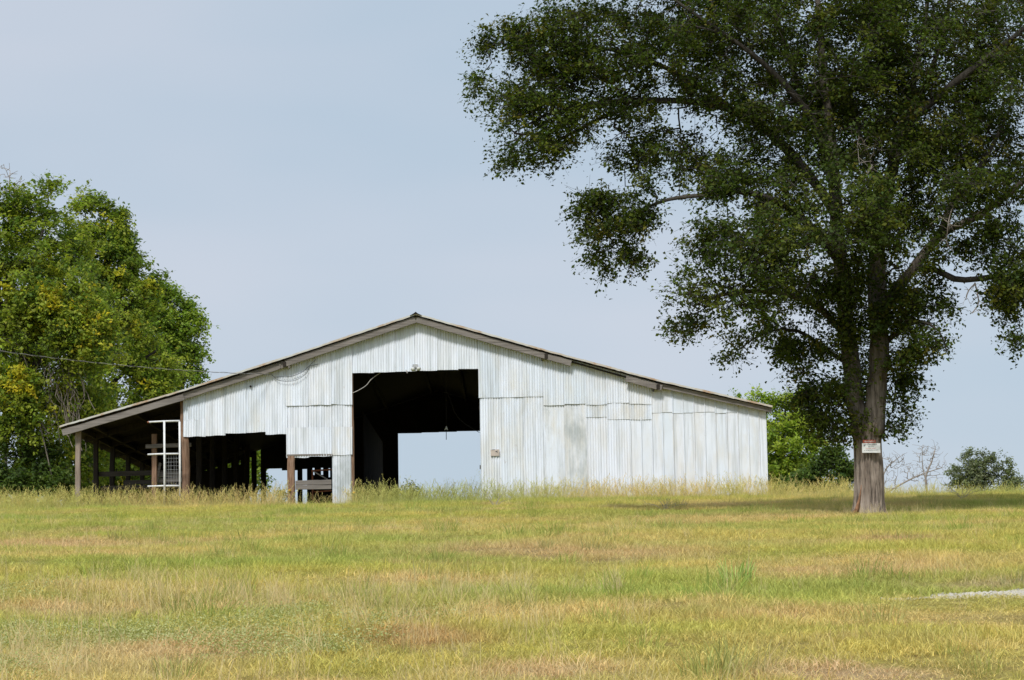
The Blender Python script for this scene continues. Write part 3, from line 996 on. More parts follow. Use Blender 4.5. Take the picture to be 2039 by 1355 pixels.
# ------------------------------------------------------------------ trees
def leaf_mesh(name, pos, nrm, size, col, ratio=0.55):
    """one kite-shaped, slightly folded face pair per leaf"""
    n = len(pos)
    nrm = nrm / np.linalg.norm(nrm, axis=1, keepdims=True)
    a = rng.normal(size=(n, 3))
    a -= nrm * (a * nrm).sum(1, keepdims=True)
    a /= np.linalg.norm(a, axis=1, keepdims=True)
    b = np.cross(nrm, a)
    L = size[:, None]
    v = np.empty((n, 4, 3), np.float32)
    v[:, 0] = pos - a * L * .5
    v[:, 1] = pos + b * L * ratio * .5 + nrm * L * .12 + a * L * .05
    v[:, 2] = pos + a * L * .5 - nrm * L * .08
    v[:, 3] = pos - b * L * ratio * .5 + nrm * L * .12 + a * L * .05
    me = bpy.data.meshes.new(name)
    me.vertices.add(4 * n)
    me.vertices.foreach_set('co', v.ravel())
    me.loops.add(4 * n)
    me.loops.foreach_set('vertex_index', np.arange(4 * n, dtype=np.int32))
    me.polygons.add(n)
    me.polygons.foreach_set('loop_start', np.arange(0, 4 * n, 4, dtype=np.int32))
    me.update(calc_edges=True)
    at = me.attributes.new('col', 'FLOAT_COLOR', 'POINT')
    c = np.ones((n, 4, 4), np.float32)
    c[:, :, :3] = col[:, None, :]
    at.data.foreach_set('color', c.ravel())
    return me

def spline(pts, step=0.25):
    """pts: list of (Vector, radius) -> dense list"""
    out = []
    m = len(pts)
    for i in range(m - 1):
        p0, p1, p2, p3 = (Vector(pts[max(i - 1, 0)][0]), Vector(pts[i][0]), Vector(pts[i + 1][0]), Vector(pts[min(i + 2, m - 1)][0]))
        k = max(2, int((p2 - p1).length / step))
        for j in range(k):
            t = j / k
            q = 0.5 * ((2 * p1) + (p2 - p0) * t + (2 * p0 - 5 * p1 + 4 * p2 - p3) * t * t + (3 * p1 - p0 - 3 * p2 + p3) * t ** 3)
            out.append((q, pts[i][1] + (pts[i + 1][1] - pts[i][1]) * t))
    out.append((Vector(pts[-1][0]), pts[-1][1]))
    return out

def blob_points(blobs, count):
    """blobs: (px, py, rx, ry, depth, depth radius, weight) -> points in the crown volume"""
    w = np.array([b[6] * b[2] * b[3] for b in blobs], float)
    w /= w.sum()
    pick = rng.choice(len(blobs), count, p=w)
    out = []
    for k in pick:
        px, py, rx, ry, D, dr, _ = blobs[k]
        d = rng.normal(size=3)
        d = d / np.linalg.norm(d) * min(1.22, abs(rng.normal(0, .30)) + .55 * rng.random() ** .5 + .1)
        out.append(P(px + d[0] * rx, py + d[1] * ry, D + d[2] * dr))
    return np.array([tuple(p) for p in out])

def carve(pts, size, thr):
    """drop points from the hollows between leaf masses"""
    pts0 = pts
    pts = pts * np.array([1, 1, 1.7])
    k = np.array([mnoise.noise(Vector(p) / size) + .5 * mnoise.noise(Vector(p) / (size * .45) + Vector((7, 3, 1))) for p in pts])
    return pts0[k > thr]

def frusta(name, A, B, ra, rb, mat, parent, sides=4):
    """thin branch segments as one mesh of tapered prisms"""
    A = np.asarray(A); B = np.asarray(B); ra = np.asarray(ra)[:, None]; rb = np.asarray(rb)[:, None]
    n = len(A)
    d = B - A
    ln = np.linalg.norm(d, axis=1, keepdims=True); ln[ln < 1e-6] = 1
    d = d / ln
    h = np.where(np.abs(d[:, 2:3]) < .9, np.array([[0, 0, 1.]]), np.array([[1., 0, 0]]))
    x = np.cross(d, h); x /= np.linalg.norm(x, axis=1, keepdims=True)
    y = np.cross(d, x)
    V = np.empty((n, 2 * sides, 3), np.float32)
    for k in range(sides):
        an = 2 * math.pi * k / sides
        o = x * math.cos(an) + y * math.sin(an)
        V[:, k] = A + o * ra - d * ra * .5
        V[:, sides + k] = B + o * rb
    F = np.empty((n, sides, 4), np.int32)
    base = (np.arange(n) * 2 * sides)[:, None]
    for k in range(sides):
        k2 = (k + 1) % sides
        F[:, k] = base + np.array([[k, k2, sides + k2, sides + k]])
    me = bpy.data.meshes.new(name)
    me.vertices.add(n * 2 * sides); me.vertices.foreach_set('co', V.ravel())
    me.loops.add(n * sides * 4); me.loops.foreach_set('vertex_index', F.ravel())
    me.polygons.add(n * sides); me.polygons.foreach_set('loop_start', np.arange(0, n * sides * 4, 4, dtype=np.int32))
    me.update(calc_edges=True)
    return link(name, me, mat, parent)

def grow(limbs, targets, tip=0.006, seg=0.35, sag=0.06, wig=0.05):
    """attach every target to the nearest wood; returns segments with pipe-model radii"""
    pos, par, rad = [], [], []
    for lb in limbs:
        prev = -1
        for q, r in lb:
            pos.append(tuple(q)); par.append(prev); rad.append(r); prev = len(pos) - 1
    fixed = len(pos)
    cap = fixed + len(targets) * 12
    PA = np.empty((cap, 3)); PA[:fixed] = pos
    n = fixed
    d0 = np.array([np.min(((PA[:fixed] - t) ** 2).sum(1)) for t in targets])
    order = np.argsort(d0)
    for ti in order:
        t = targets[ti]
        dv = PA[:n] - t
        # prefer wood lying below / inside
        d2 = (dv ** 2).sum(1) + np.maximum(0, dv[:, 2]) * 0.35
        j = int(np.argmin(d2))
        L = math.sqrt(max(1e-9, ((PA[j] - t) ** 2).sum()))
        k = max(1, min(10, int(L / seg)))
        prev = j
        s = PA[j].copy()
        for i in range(1, k + 1):
            u = i / k
            q = s + (t - s) * u
            if i < k:
                q = q + rng.normal(size=3) * wig * min(1, L) + np.array([0, 0, sag * math.sin(math.pi * u) * L])
            if n >= cap: break
            PA[n] = q; par.append(prev); prev = n; n += 1
    r = np.zeros(n)
    kids = np.zeros(n, int)
    for i in range(fixed, n): kids[par[i]] += 1
    acc = np.zeros(n)
    for i in range(n - 1, fixed - 1, -1):
        if kids[i] == 0: acc[i] = tip ** 2.3
        acc[par[i]] += acc[i]
    r = acc ** (1 / 2.3)
    idx = np.arange(fixed, n)
    pi = np.array(par[fixed:n])
    ra = np.where(pi < fixed, r[idx] * 1.15, r[pi])
    if fixed:
        lim = np.array(rad)
        m = pi < fixed
        ra[m] = np.minimum(r[idx][m] * 1.3, lim[pi[m]])
    return PA[pi], PA[idx], np.minimum(ra, r[idx] * 1.6), r[idx]

def leaves(A, Bt, rb, tipr, nspray, per, slen, size, palette, weights, center, jitter=0.18, yellow=None, droop=0.25, spread=.055):
    """leafy sprays: every thin twig carries side twiglets set with leaves; returns leaf data and the twiglets"""
    m = rb <= tipr
    a, b = A[m], Bt[m]
    d = b - a
    d /= np.linalg.norm(d, axis=1, keepdims=True) + 1e-6
    nT = len(a)
    pal = np.array(palette)
    # neighbouring twigs tend to share a tone
    tn = np.array([mnoise.noise(Vector(p) * .9) for p in b])
    pc = rng.choice(len(pal), nT, p=np.array(weights) / sum(weights))
    cl = pal[pc] * (1 + .28 * tn)[:, None]
    if yellow is not None: cl = yellow(b, cl)
    k = rng.poisson(nspray, nT)
    ti = np.repeat(np.arange(nT), k)
    n = len(ti)
    u = rng.random((n, 1)) ** .7
    start = a[ti] + (b - a)[ti] * u
    dirv = d[ti] * .7 + rng.normal(size=(n, 3)) * np.array([.75, .75, .45]) + np.array([0, 0, -droop])
    dirv /= np.linalg.norm(dirv, axis=1, keepdims=True)
    L = slen * rng.uniform(.5, 1.4, (n, 1))
    end = start + dirv * L
    kl = rng.poisson(per, n)
    li = np.repeat(np.arange(n), kl)
    q = len(li)
    v = rng.random((q, 1)) ** .75
    pos = start[li] + (end - start)[li] * v + rng.normal(size=(q, 3)) * spread
    pos[:, 2:3] -= .10 * v * v * L[li]
    out = pos - center
    out /= np.linalg.norm(out, axis=1, keepdims=True) + 1e-6
    nrm = rng.normal(size=(q, 3)) * .6 + out * .35 + np.array([0, 0, .8])
    col = cl[ti[li]] * rng.uniform(1 - jitter, 1 + jitter, (q, 1)) * rng.uniform(.92, 1.08, (q, 3))
    sz = size * rng.uniform(.45, 1.55, q)
    return pos, nrm, sz, np.clip(col, 0.004, 1), start, end

def limb_tube(lb, mat, parent, name, n=10, rough=.18):
    MB().tube([q for q, r in lb], [r for q, r in lb], n, True, rough).build(name, mat, parent, True)

# ---- the big oak
DT = 47.0
def T(px, py, dd=0.0): return P(px, py, DT + dd)
bx = T(1730, 1020)
bz = GZ(bx.x, DT)
oak = empty('shade_tree', (bx.x, DT, bz))
tag(oak, 'huge dark green tree spreading over the right side with a sign on its trunk', 'tree')

def trunk_mesh():
    """furrowed bole with flared foot"""
    rings = []
    seg = 120
    prof = [(1050, 37, 0.0), (1026, 32.5, .0), (1012, 29.5, 0), (1000, 28, 0), (985, 27.2, 0), (960, 26.6, 0), (930, 25.6, 0), (900, 24.8, 0), (880, 25, 0), (862, 27, 0), (845, 30, 0)]
    cx = [1731, 1730.5, 1730, 1730, 1730.5, 1730.5, 1729.5, 1728.5, 1727.5, 1727, 1726]
    zs = [T(1730, p[0]).z for p in prof]
    xs = [T(c, p[0]).x for c, p in zip(cx, prof)]
    rs = [p[1] * DT / F_PX for p in prof]
    vs, fs = [], []
    nr = 90
    for j in range(nr + 1):
        z = zs[0] + (zs[-1] - zs[0]) * j / nr
        x0 = np.interp(z, zs, xs); r = np.interp(z, zs, rs)
        for k in range(seg):
            a = 2 * math.pi * k / seg
            fur = mnoise.noise(Vector((math.cos(a) * 3.6 + .25 * math.sin(z * 2.3), math.sin(a) * 3.6, z * .45)))
            fur2 = mnoise.noise(Vector((math.cos(a) * 9, math.sin(a) * 9, z * 1.3 + 5)))
            ridge = .07 - .24 * max(0, .32 - abs(fur)) / .32 + .05 * fur2
            if z < zs[3]: ridge += .22 * (zs[3] - z) / (zs[3] - zs[0]) * max(0, math.sin(a * 5 + 1))
            rr = r * (1.05 + ridge)
            vs.append((x0 + math.cos(a) * rr, DT + math.sin(a) * rr, z))
    for j in range(nr):
        for k in range(seg):
            fs.append((j * seg + k, j * seg + (k + 1) % seg, (j + 1) * seg + (k + 1) % seg, (j + 1) * seg + k))
    me = bpy.data.meshes.new('trunk')
    me.from_pydata(vs, [], fs)
    me.polygons.foreach_set('use_smooth', [True] * len(me.polygons))
    return me
link('trunk', trunk_mesh(), M['bark'], oak)
# torn strip of red bare wood at the foot
mb = MB()
pts = [T(1716, 960, -.215), T(1714, 978, -.225), T(1711, 996, -.24), T(1707, 1012, -.265), T(1700, 1030, -.30)]
mb.tube(pts, [.005, .018, .022, .035, .055], 7, True, .9)
mb.build('bare_wood_strip', M['bark_red'], oak, True)

S = DT / F_PX
limb_def = [
    # left stem
    [((1717, 865, .05), .20), ((1703, 800, .1), .175), ((1692, 700, .2), .165), ((1680, 600, .2), .155), ((1668, 480, .1), .14), ((1662, 380, 0), .125), ((1655, 280, 0), .105), ((1640, 150, .3), .08), ((1630, 20, .6), .06), ((1620, -120, .6), .035)],
    # right stem
    [((1738, 868, -.02), .22), ((1744, 800, -.1), .20), ((1750, 700, -.15), .195), ((1747, 600, -.1), .185), ((1747, 500, 0), .165), ((1757, 420, .1), .15), ((1775, 340, .3), .12), ((1795, 250, .6), .095), ((1822, 150, 1.0), .07), ((1845, 20, 1.3), .045), ((1855, -130, 1.5), .025)],
    # right limb
    [((1752, 640, -.1), .11), ((1780, 580, -.3), .105), ((1815, 540, -.4), .10), ((1845, 500, -.5), .09), ((1880, 462, -.5), .08), ((1930, 440, -.6), .07), ((1990, 400, -.8), .065), ((2060, 340, -1), .05), ((2120, 260, -1), .03)],
    [((1820, 536, -.4), .07), ((1860, 537, -.6), .066), ((1900, 556, -.8), .06), ((1945, 556, -1), .055), ((2000, 552, -1.2), .05), ((2045, 585, -1.3), .045), ((2080, 640, -1.4), .03)],
    [((1872, 470, -.5), .08), ((1885, 430, -.6), .07), ((1910, 380, -.5), .055), ((1960, 320, -.4), .04), ((2010, 220, -.3), .025)],
    # left limbs
    [((1672, 520, .1), .10), ((1630, 470, -.3), .09), ((1580, 420, -.6), .07), ((1520, 392, -.9), .062), ((1460, 380, -1), .054), ((1400, 389, -1), .045), ((1330, 398, -.8), .035), ((1260, 425, -.6), .024), ((1200, 450, -.5), .018)],
    [((1668, 430, 0), .11), ((1620, 360, .3), .10), ((1560, 290, .5), .10), ((1510, 245, .5), .09), ((1470, 225, .4), .08), ((1400, 205, .2), .07), ((1300, 200, 0), .06), ((1200, 205, -.3), .05), ((1100, 225, -.5), .035), ((1030, 260, -.6), .015)],
    [((1470, 225, .4), .055), ((1390, 170, .5), .05), ((1290, 120, .6), .045), ((1190, 95, .4), .035), ((1090, 90, .2), .025), ((1010, 95, .1), .012)],
    [((1300, 200, 0), .045), ((1210, 230, .3), .04), ((1130, 270, .5), .03), ((1060, 310, .6), .015)],
    [((1655, 300, 0), .085), ((1590, 200, -.4), .07), ((1500, 110, -.7), .05), ((1400, 40, -.8), .035), ((1300, -30, -.8), .02)],
    [((1690, 680, .2), .075), ((1640, 620, -.5), .065), ((1580, 590, -1.1), .055), ((1500, 580, -1.6), .045), ((1430, 590, -1.9), .03), ((1380, 610, -2), .015)],
    [((1695, 730, .2), .05), ((1650, 700, .5), .045), ((1590, 660, .8), .035), ((1530, 660, 1), .025), ((1480, 690, 1.1), .012)],
    [((1660, 380, 0), .09), ((1640, 300, 1.2), .08), ((1600, 200, 2.4), .065), ((1560, 80, 3.4), .05), ((1520, -60, 4), .03)],
    [((1778, 340, .1), .09), ((1800, 280, 1.2), .08), ((1840, 180, 2.4), .06), ((1880, 60, 3.3), .045), ((1900, -80, 3.8), .03)],
    [((1760, 420, .1), .09), ((1745, 350, -.3), .06), ((1712, 270, -.2), .045), ((1695, 190, .3), .03), ((1660, 110, .8), .012)],
    [((1800, 250, .1), .085), ((1860, 200, -.2), .08), ((1920, 150, -.4), .07), ((2000, 90, -.5), .055), ((2080, 20, -.6), .035)],
    [((1752, 690, -.1), .06), ((1790, 660, -.4), .05), ((1830, 640, -.7), .035), ((1870, 660, -.9), .02), ((1885, 700, -1), .01)],
]
limbs = [spline([(T(*p), r) for p, r in d], .22) for d in limb_def]
for k, lb in enumerate(limbs):
    limb_tube(lb, M['limb'] if k > 2 else M['stem'], oak, 'limb', 14 if k < 3 else 9, .22)

ob = []
def B(px, py, rx, ry, dd=0.0, dr=1.0, w=1.0): ob.append((px, py, rx, ry, DT + dd, dr, w))
# left fingers
B(1010, 62, 42, 24, 0, .5, 1.2); B(985, 90, 30, 14, 0, .3, 1.2); B(1060, 100, 60, 40, 0, .8)
B(962, 165, 26, 26, 0, .3, 1.1); B(1010, 175, 55, 45, -.2, .7); B(1090, 170, 80, 55, 0, 1.2); B(1010, 230, 40, 50, -.4, .6)
B(1000, 315, 34, 14, -.6, .4, 1.1); B(1060, 290, 75, 42, -.5, .9); B(1070, 335, 28, 16, -.5, .4); B(1120, 255, 60, 45, 0, 1)
B(1110, 50, 50, 55, 0, .9); B(1180, 70, 120, 90, .2, 1.6); B(1220, 170, 110, 60, 0, 1.5)
# upper mass
B(1330, 60, 170, 130, .4, 2.2, 1.0); B(1500, 60, 200, 150, 1.0, 3.2, 1.15); B(1700, 80, 210, 170, 1.2, 3.4, 1.2); B(1880, 80, 190, 170, 1.0, 3.2, 1.1)
B(2030, 120, 150, 180, 0, 3.2); B(1350, 185, 120, 50, 0, 1.6, .9); B(1560, 210, 150, 90, .8, 2.8, 1.1); B(1740, 240, 150, 110, .9, 2.8, 1.15); B(1900, 260, 130, 110, .6, 2.4, 1.1)
# out of frame above and right
B(1500, -140, 300, 140, 1.4, 3.2, .7); B(1800, -160, 300, 170, 1.6, 3.4, .7); B(1250, -70, 150, 70, 0, 2, .6); B(2200, 100, 180, 220, 0, 3.5, .6); B(2180, 400, 130, 160, -.8, 2.2, .6)
# middle left
B(1250, 300, 55, 55, .2, .9); B(1330, 290, 90, 60, .2, 1.2, .6); B(1300, 370, 80, 30, -.6, .8, .8); B(1185, 420, 46, 22, -.5, .5, 1.1); B(1230, 455, 75, 45, -.6, .9, 1.1); B(1195, 505, 28, 18, -.5, .4); B(1260, 505, 35, 20, -.6, .5)
B(1430, 340, 90, 50, -.4, 1.2, .65); B(1400, 290, 60, 40, .3, 1, .5)
B(1540, 320, 100, 60, 0, 1.8, .85); B(1430, 450, 40, 24, -1.4, .6, .8); B(1450, 480, 85, 55, -2.0, 1.0, 1.1); B(1380, 520, 55, 35, -1.6, .8); B(1330, 525, 18, 12, -1.6, .3); B(1400, 585, 60, 50, -1.8, .9, 1.1); B(1375, 640, 24, 18, -1.9, .4)
B(1500, 580, 90, 70, -2.1, 1.0, 1.1); B(1580, 480, 110, 80, -1.8, 1.4, 1.15); B(1570, 400, 100, 60, -.6, 1.8)
B(1470, 680, 40, 45, 1, .6, 1); B(1500, 728, 16, 18, 1, .3); B(1550, 650, 60, 50, .8, .9, .9); B(1600, 580, 70, 60, -.4, 1.2)
B(1590, 720, 50, 45, .5, .8, .8); B(1630, 650, 50, 60, .2, .9, .85)
# round the stems
B(1700, 420, 110, 110, -2.0, 1.2, .8); B(1720, 560, 70, 70, .9, .8, .55); B(1650, 540, 50, 60, -.9, .8, .8); B(1720, 690, 50, 60, .9, .5, .5)
B(1640, 800, 60, 45, .1, .6, 1.2); B(1615, 770, 35, 35, .2, .4); B(1660, 850, 50, 30, -.1, .5, 1.1); B(1720, 818, 55, 24, -.40, .16, .9); B(1780, 820, 45, 42, -.1, .5, 1.1); B(1790, 770, 40, 35, .2, .5, .9); B(1720, 780, 55, 50, .7, .4, 1.1); B(1688, 850, 22, 12, -.38, .12, .9); B(1772, 856, 20, 8, -.36, .1, .7); B(1640, 880, 26, 16, 0, .3, .7)
B(1690, 560, 45, 80, -.7, .4, .8); B(1740, 470, 60, 60, -.9, .6, .8); B(1700, 640, 40, 50, -.5, .3, .6); B(1770, 520, 40, 50, -.6, .5, .7); B(1660, 700, 45, 50, -.3, .5, .8); B(1680, 770, 40, 30, -.4, .3, .8); B(1740, 740, 30, 40, .5, .4, .7)
B(1560, 370, 60, 35, -1.0, .5, .9); B(1480, 380, 60, 26, -1.4, .4, 1.3); B(1400, 378, 55, 24, -1.3, .35, 1.4); B(1345, 392, 45, 26, -1.1, .35, 1.3); B(1480, 215, 70, 35, -.3, .6, .9); B(1360, 205, 70, 30, -.5, .6, .9); B(1830, 300, 60, 80, -.9, .6, .9); B(1790, 400, 50, 60, -.6, .5, .9); B(1650, 300, 50, 80, -.9, .5, .9); B(1860, 520, 30, 25, -.9, .3, .6)
B(1060, 130, 55, 35, -.1, .6, 1.1); B(1120, 115, 60, 40, -.2, .7, 1.1); B(1050, 210, 45, 35, -.5, .5, 1.1); B(1110, 215, 60, 40, -.6, .6, 1.1); B(1160, 235, 60, 40, -.4, .7, 1.0); B(1040, 65, 40, 25, 0, .4, 1.0); B(1230, 240, 70, 40, -.2, .8, .6); B(1290, 430, 60, 35, -.7, .6, 1.0); B(1200, 395, 50, 25, -.6, .4, 1.0)
B(1780, 500, 45, 50, -.9, .5, 1.0); B(1760, 640, 40, 60, -.7, .4, .9); B(1700, 720, 40, 40, -.6, .3, .8); B(1760, 720, 40, 40, -.6, .3, .9); B(1850, 480, 45, 35, -1.0, .5, .8); B(1670, 600, 40, 60, -.8, .4, .8); B(1810, 680, 40, 40, -.7, .4, .9)
B(1210, 530, 10, 16, -.5, .2, 1.2); B(1270, 528, 12, 14, -.6, .2, 1.2); B(1325, 530, 14, 10, -1.6, .2, 1.2); B(1352, 650, 10, 14, -1.9, .2, 1.2); B(1505, 742, 10, 12, 1, .2, 1.2); B(1455, 712, 12, 18, 1, .2, 1.2); B(1072, 345, 14, 10, -.5, .2, 1.2); B(985, 325, 16, 9, -.6, .2, 1.2); B(950, 152, 12, 10, 0, .2, 1.2); B(968, 78, 12, 8, 0, .2, 1.2); B(1150, 412, 12, 8, -.5, .2, 1.2); B(1180, 505, 10, 18, -.5, .2, 1.1)
B(2010, 560, 45, 60, -1.4, .7, 1.2); B(1960, 420, 70, 50, -1.2, .7, 1.1); B(2020, 650, 30, 40, -1.4, .4, 1.2); B(1900, 400, 50, 40, -1.0, .6, .8); B(1800, 600, 35, 35, -.7, .4, .9)
B(1600, 780, 30, 20, .1, .4, .8); B(1580, 690, 40, 30, .4, .6, .9)
# right
B(1820, 640, 55, 50, -.6, .8, 1.1); B(1860, 680, 34, 28, -.9, .5, 1.1); B(1800, 720, 34, 36, -.4, .5, .9); B(1870, 610, 28, 28, -.6, .5, .8); B(1790, 590, 40, 35, .5, .7, .8); B(1850, 560, 30, 20, -.5, .5, .5)
B(1830, 420, 45, 80, .6, 1.2, .75); B(1960, 380, 95, 60, -1.6, 1.4, 1.1); B(2010, 470, 70, 70, -.9, 1.5, 1.1); B(1930, 500, 50, 36, -.6, .8, .7); B(2060, 560, 70, 60, -1.3, 1.1, 1.0); B(2000, 610, 30, 45, -1.3, .5, .9); B(2025, 670, 30, 22, -1.4, .5, .9)
B(1900, 330, 90, 60, .2, 2, 1); B(2020, 300, 90, 70, 0, 2, 1)
tg = carve(blob_points(ob, 17000), .9, -.05)
A_, B_, ra_, rb_ = grow(limbs, tg, .0055, .33, .05, .06)
oc = np.array(tuple(T(1690, 300)))
pos, nrm, sz, col, ts, te = leaves(A_, B_, rb_, .0062, 5.4, 9.5, .40, .072, [(0.052, 0.080, 0.012), (0.070, 0.098, 0.014), (0.098, 0.116, 0.016), (0.042, 0.068, 0.013), (0.12, 0.115, 0.018)], [4, 4, 2.5, 3, .8], oc, .2, None, .45, .06)
frusta('twigs', np.concatenate([A_, ts]), np.concatenate([B_, te]), np.concatenate([ra_, np.full(len(ts), .0035)]), np.concatenate([rb_, np.full(len(ts), .002)]), M['limb'], oak, 3)['kind'] = 'stuff'
o = link('crown', leaf_mesh('crown', pos, nrm, sz, col, .62), M['leaf'], oak)
o['kind'] = 'stuff'
# bleached dead branches in the crown
dead = [[(1735, 330, -.6), (1722, 285, -.8), (1712, 275, -.9), (1706, 300, -1.0), (1714, 326, -1.0)], [(1738, 310, -.7), (1750, 272, -.9), (1757, 305, -1.0)], [(1720, 360, -.8), (1735, 330, -.9), (1728, 350, -1.0)],
        [(1905, 400, -1.4), (1890, 440, -1.5), (1888, 480, -1.5), (1898, 500, -1.5)], [(1870, 430, -1.4), (1895, 445, -1.5), (1920, 450, -1.5)], [(1940, 560, -1.1), (1950, 600, -1.2), (1935, 625, -1.2)],
        [(1940, 562, -1.2), (1925, 590, -1.3)]]
for d in dead:
    lb = spline([(T(*p), .015 - .003 * i) for i, p in enumerate(d)], .06)
    lb = [(q + Vector((mnoise.noise(q * 3) * .06, 0, mnoise.noise(q * 3 + Vector((9, 9, 9))) * .06)), max(.006, r)) for q, r in lb]
    limb_tube(lb, M['dead'], oak, 'dead_branch', 6, .1)
    for q, r in lb[1::2]:
        for _ in range(2):
            v = Vector((random.uniform(-1, 1), random.uniform(-1, 1), random.uniform(-1, .6))).normalized() * random.uniform(.08, .3)
            MB_d = MB().tube([q, q + v * .5 + Vector((0, 0, .02)), q + v], [.006, .005, .003], 4)
            MB_d.build('dead_twig', M['dead'], oak)

# sign on the trunk
sy = -.345
g = empty('warning_sign', T(1735, 892, sy))
tag(g, 'white metal warning sign with a red top strip nailed to the huge tree trunk', 'sign')
def plate(x0, x1, y0, y1, yy, t, mat, name, tilt=0.0):
    a, b = T(x0, (y0 + y1) / 2, yy), T(x1, (y0 + y1) / 2 + tilt, yy)
    return MB().box(a, b, (T(x0, y0, yy).z - T(x0, y1, yy).z), t).build(name, M[mat], g)
white_plate = plate(1716.5, 1753, 883, 902, sy, .006, 'sign', 'white_panel')
red_plate = plate(1718, 1743.5, 876.5, 882.6, sy + .004, .004, 'sign_red', 'red_panel')
def text(body, px, py, hpx, mat, yy, wpx):
    cu = bpy.data.curves.new('lettering', 'FONT')
    cu.body = body
    cu.align_x = 'CENTER'; cu.align_y = 'CENTER'
    cu.size = 1.0
    tmp = bpy.data.objects.new('lettering', cu)
    C.objects.link(tmp)
    dg = bpy.context.evaluated_depsgraph_get()
    me = bpy.data.meshes.new_from_object(tmp.evaluated_get(dg))
    bpy.data.objects.remove(tmp, do_unlink=True)
    xs = [v.co.x for v in me.vertices]; ys = [v.co.y for v in me.vertices]
    w, h = max(xs) - min(xs), max(ys) - min(ys)
    c = T(px, py, yy)
    sx, sz_ = wpx * S / w, hpx * S / h
    mx_, my_ = (max(xs) + min(xs)) / 2, (max(ys) + min(ys)) / 2
    for v in me.vertices:
        v.co = Vector((c.x + (v.co.x - mx_) * sx, c.y, c.z + (v.co.y - my_) * sz_))
    me.name = 'lettering'
    link('lettering', me, M[mat], red_plate if body == 'WARNING' else white_plate)
yt = sy - .0045
text('DUE TO PRICE INCREASE', 1733, 885.9, 2.0, 'ink', yt, 26)
text('ON AMMO', 1734.5, 889.4, 2.0, 'ink', yt, 11)
text('DO NOT EXPECT', 1734.5, 893.4, 2.0, 'ink_red', yt, 21)
text('A WARNING SHOT', 1735, 896.8, 2.2, 'ink', yt, 28)
text('WARNING', 1731, 879.5, 3.2, 'sign', sy - .002, 20)
MB().box(T(1719.5, 888.6, yt), T(1722.8, 888.0, yt), 1.3 * S, .002).build('printed_mark', M['ink'], g)

# ---- the other trees
def simple_tree(name, label, base, limbdef, blobs, count, per, rc, size, pal, wts, D, mat='leaf_b', cat='tree', yellow=None, group=None, hang=0.0, bark='limb', tip=.007, rimn=10, ratio=.62, flat=.75):
    root = empty(name, (base.x, base.y, GZ(base.x, base.y)))
    tag(root, label, cat, group)
    lbs = []
    for k, d in enumerate(limbdef):
        pts = [(P(p[0], p[1], D + p[2]), r) for p, r in d]
        if k == 0:
            pts[0] = (Vector((pts[0][0].x, pts[0][0].y, GZ(pts[0][0].x, pts[0][0].y) - .1)), pts[0][1])
        lbs.append(spline(pts, .35))
        limb_tube(lbs[-1], M[bark], root, 'trunk' if k == 0 else 'limb', rimn, .15)
    tg_ = carve(blob_points([(b[0], b[1], b[2], b[3], D + b[4], b[5], b[6]) for b in blobs], int(count * (2.3 if per else 1))), 1.2, -.1 if per else -9)
    A1, B1, r1, r2 = grow(lbs, tg_, tip, .45, .04, .06)
    if per:
        c = np.array(tuple(P(blobs[0][0], blobs[0][1], D)))
        p_, n_, s_, c_, t0_, t1_ = leaves(A1, B1, r2, tip * 1.05, per / 5.6, 8, rc, size, pal, wts, c, .2, yellow, .2 + hang, .075)
        A1, B1 = np.concatenate([A1, t0_]), np.concatenate([B1, t1_])
        r1, r2 = np.concatenate([r1, np.full(len(t0_), .004)]), np.concatenate([r2, np.full(len(t0_), .002)])
        link('crown', leaf_mesh('crown', p_, n_, s_, c_, ratio), M[mat], root)['kind'] = 'stuff'
    frusta('twigs', A1, B1, r1, r2, M[bark], root, 3)['kind'] = 'stuff'
    return root

def yellowing(amount, spots=(), D=90):
    cs = [(np.array(tuple(P(x, y, D + dd))), r * D / F_PX) for x, y, dd, r in spots]
    def f(t, cl):
        cl = cl.copy()
        pr = np.full(len(t), amount)
        for c, r in cs:
            pr = np.maximum(pr, .36 * np.exp(-(((t - c)[:, [0, 2]] ** 2).sum(1)) / (r * r)))
        nzv = np.array([.5 + .9 * mnoise.noise(Vector(p) * 1.4) + .4 * mnoise.noise(Vector(p) * 3.5) for p in t])
        m = (nzv < pr * 1.1) & (rng.random(len(t)) < .8)
        yc = np.array([(0.48, 0.44, 0.04), (0.54, 0.45, 0.035), (0.40, 0.41, 0.04), (0.42, 0.42, .04)])
        cl[m] = yc[rng.integers(0, 4, m.sum())]
        return cl
    return f
LG = [(0.20, 0.265, 0.032), (0.27, 0.325, 0.038), (0.135, 0.20, 0.028), (0.29, 0.33, 0.04), (0.09, 0.15, 0.024)]

DG0 = [(0.075, 0.12, 0.025), (0.10, 0.15, 0.03), (0.055, 0.095, 0.022)]
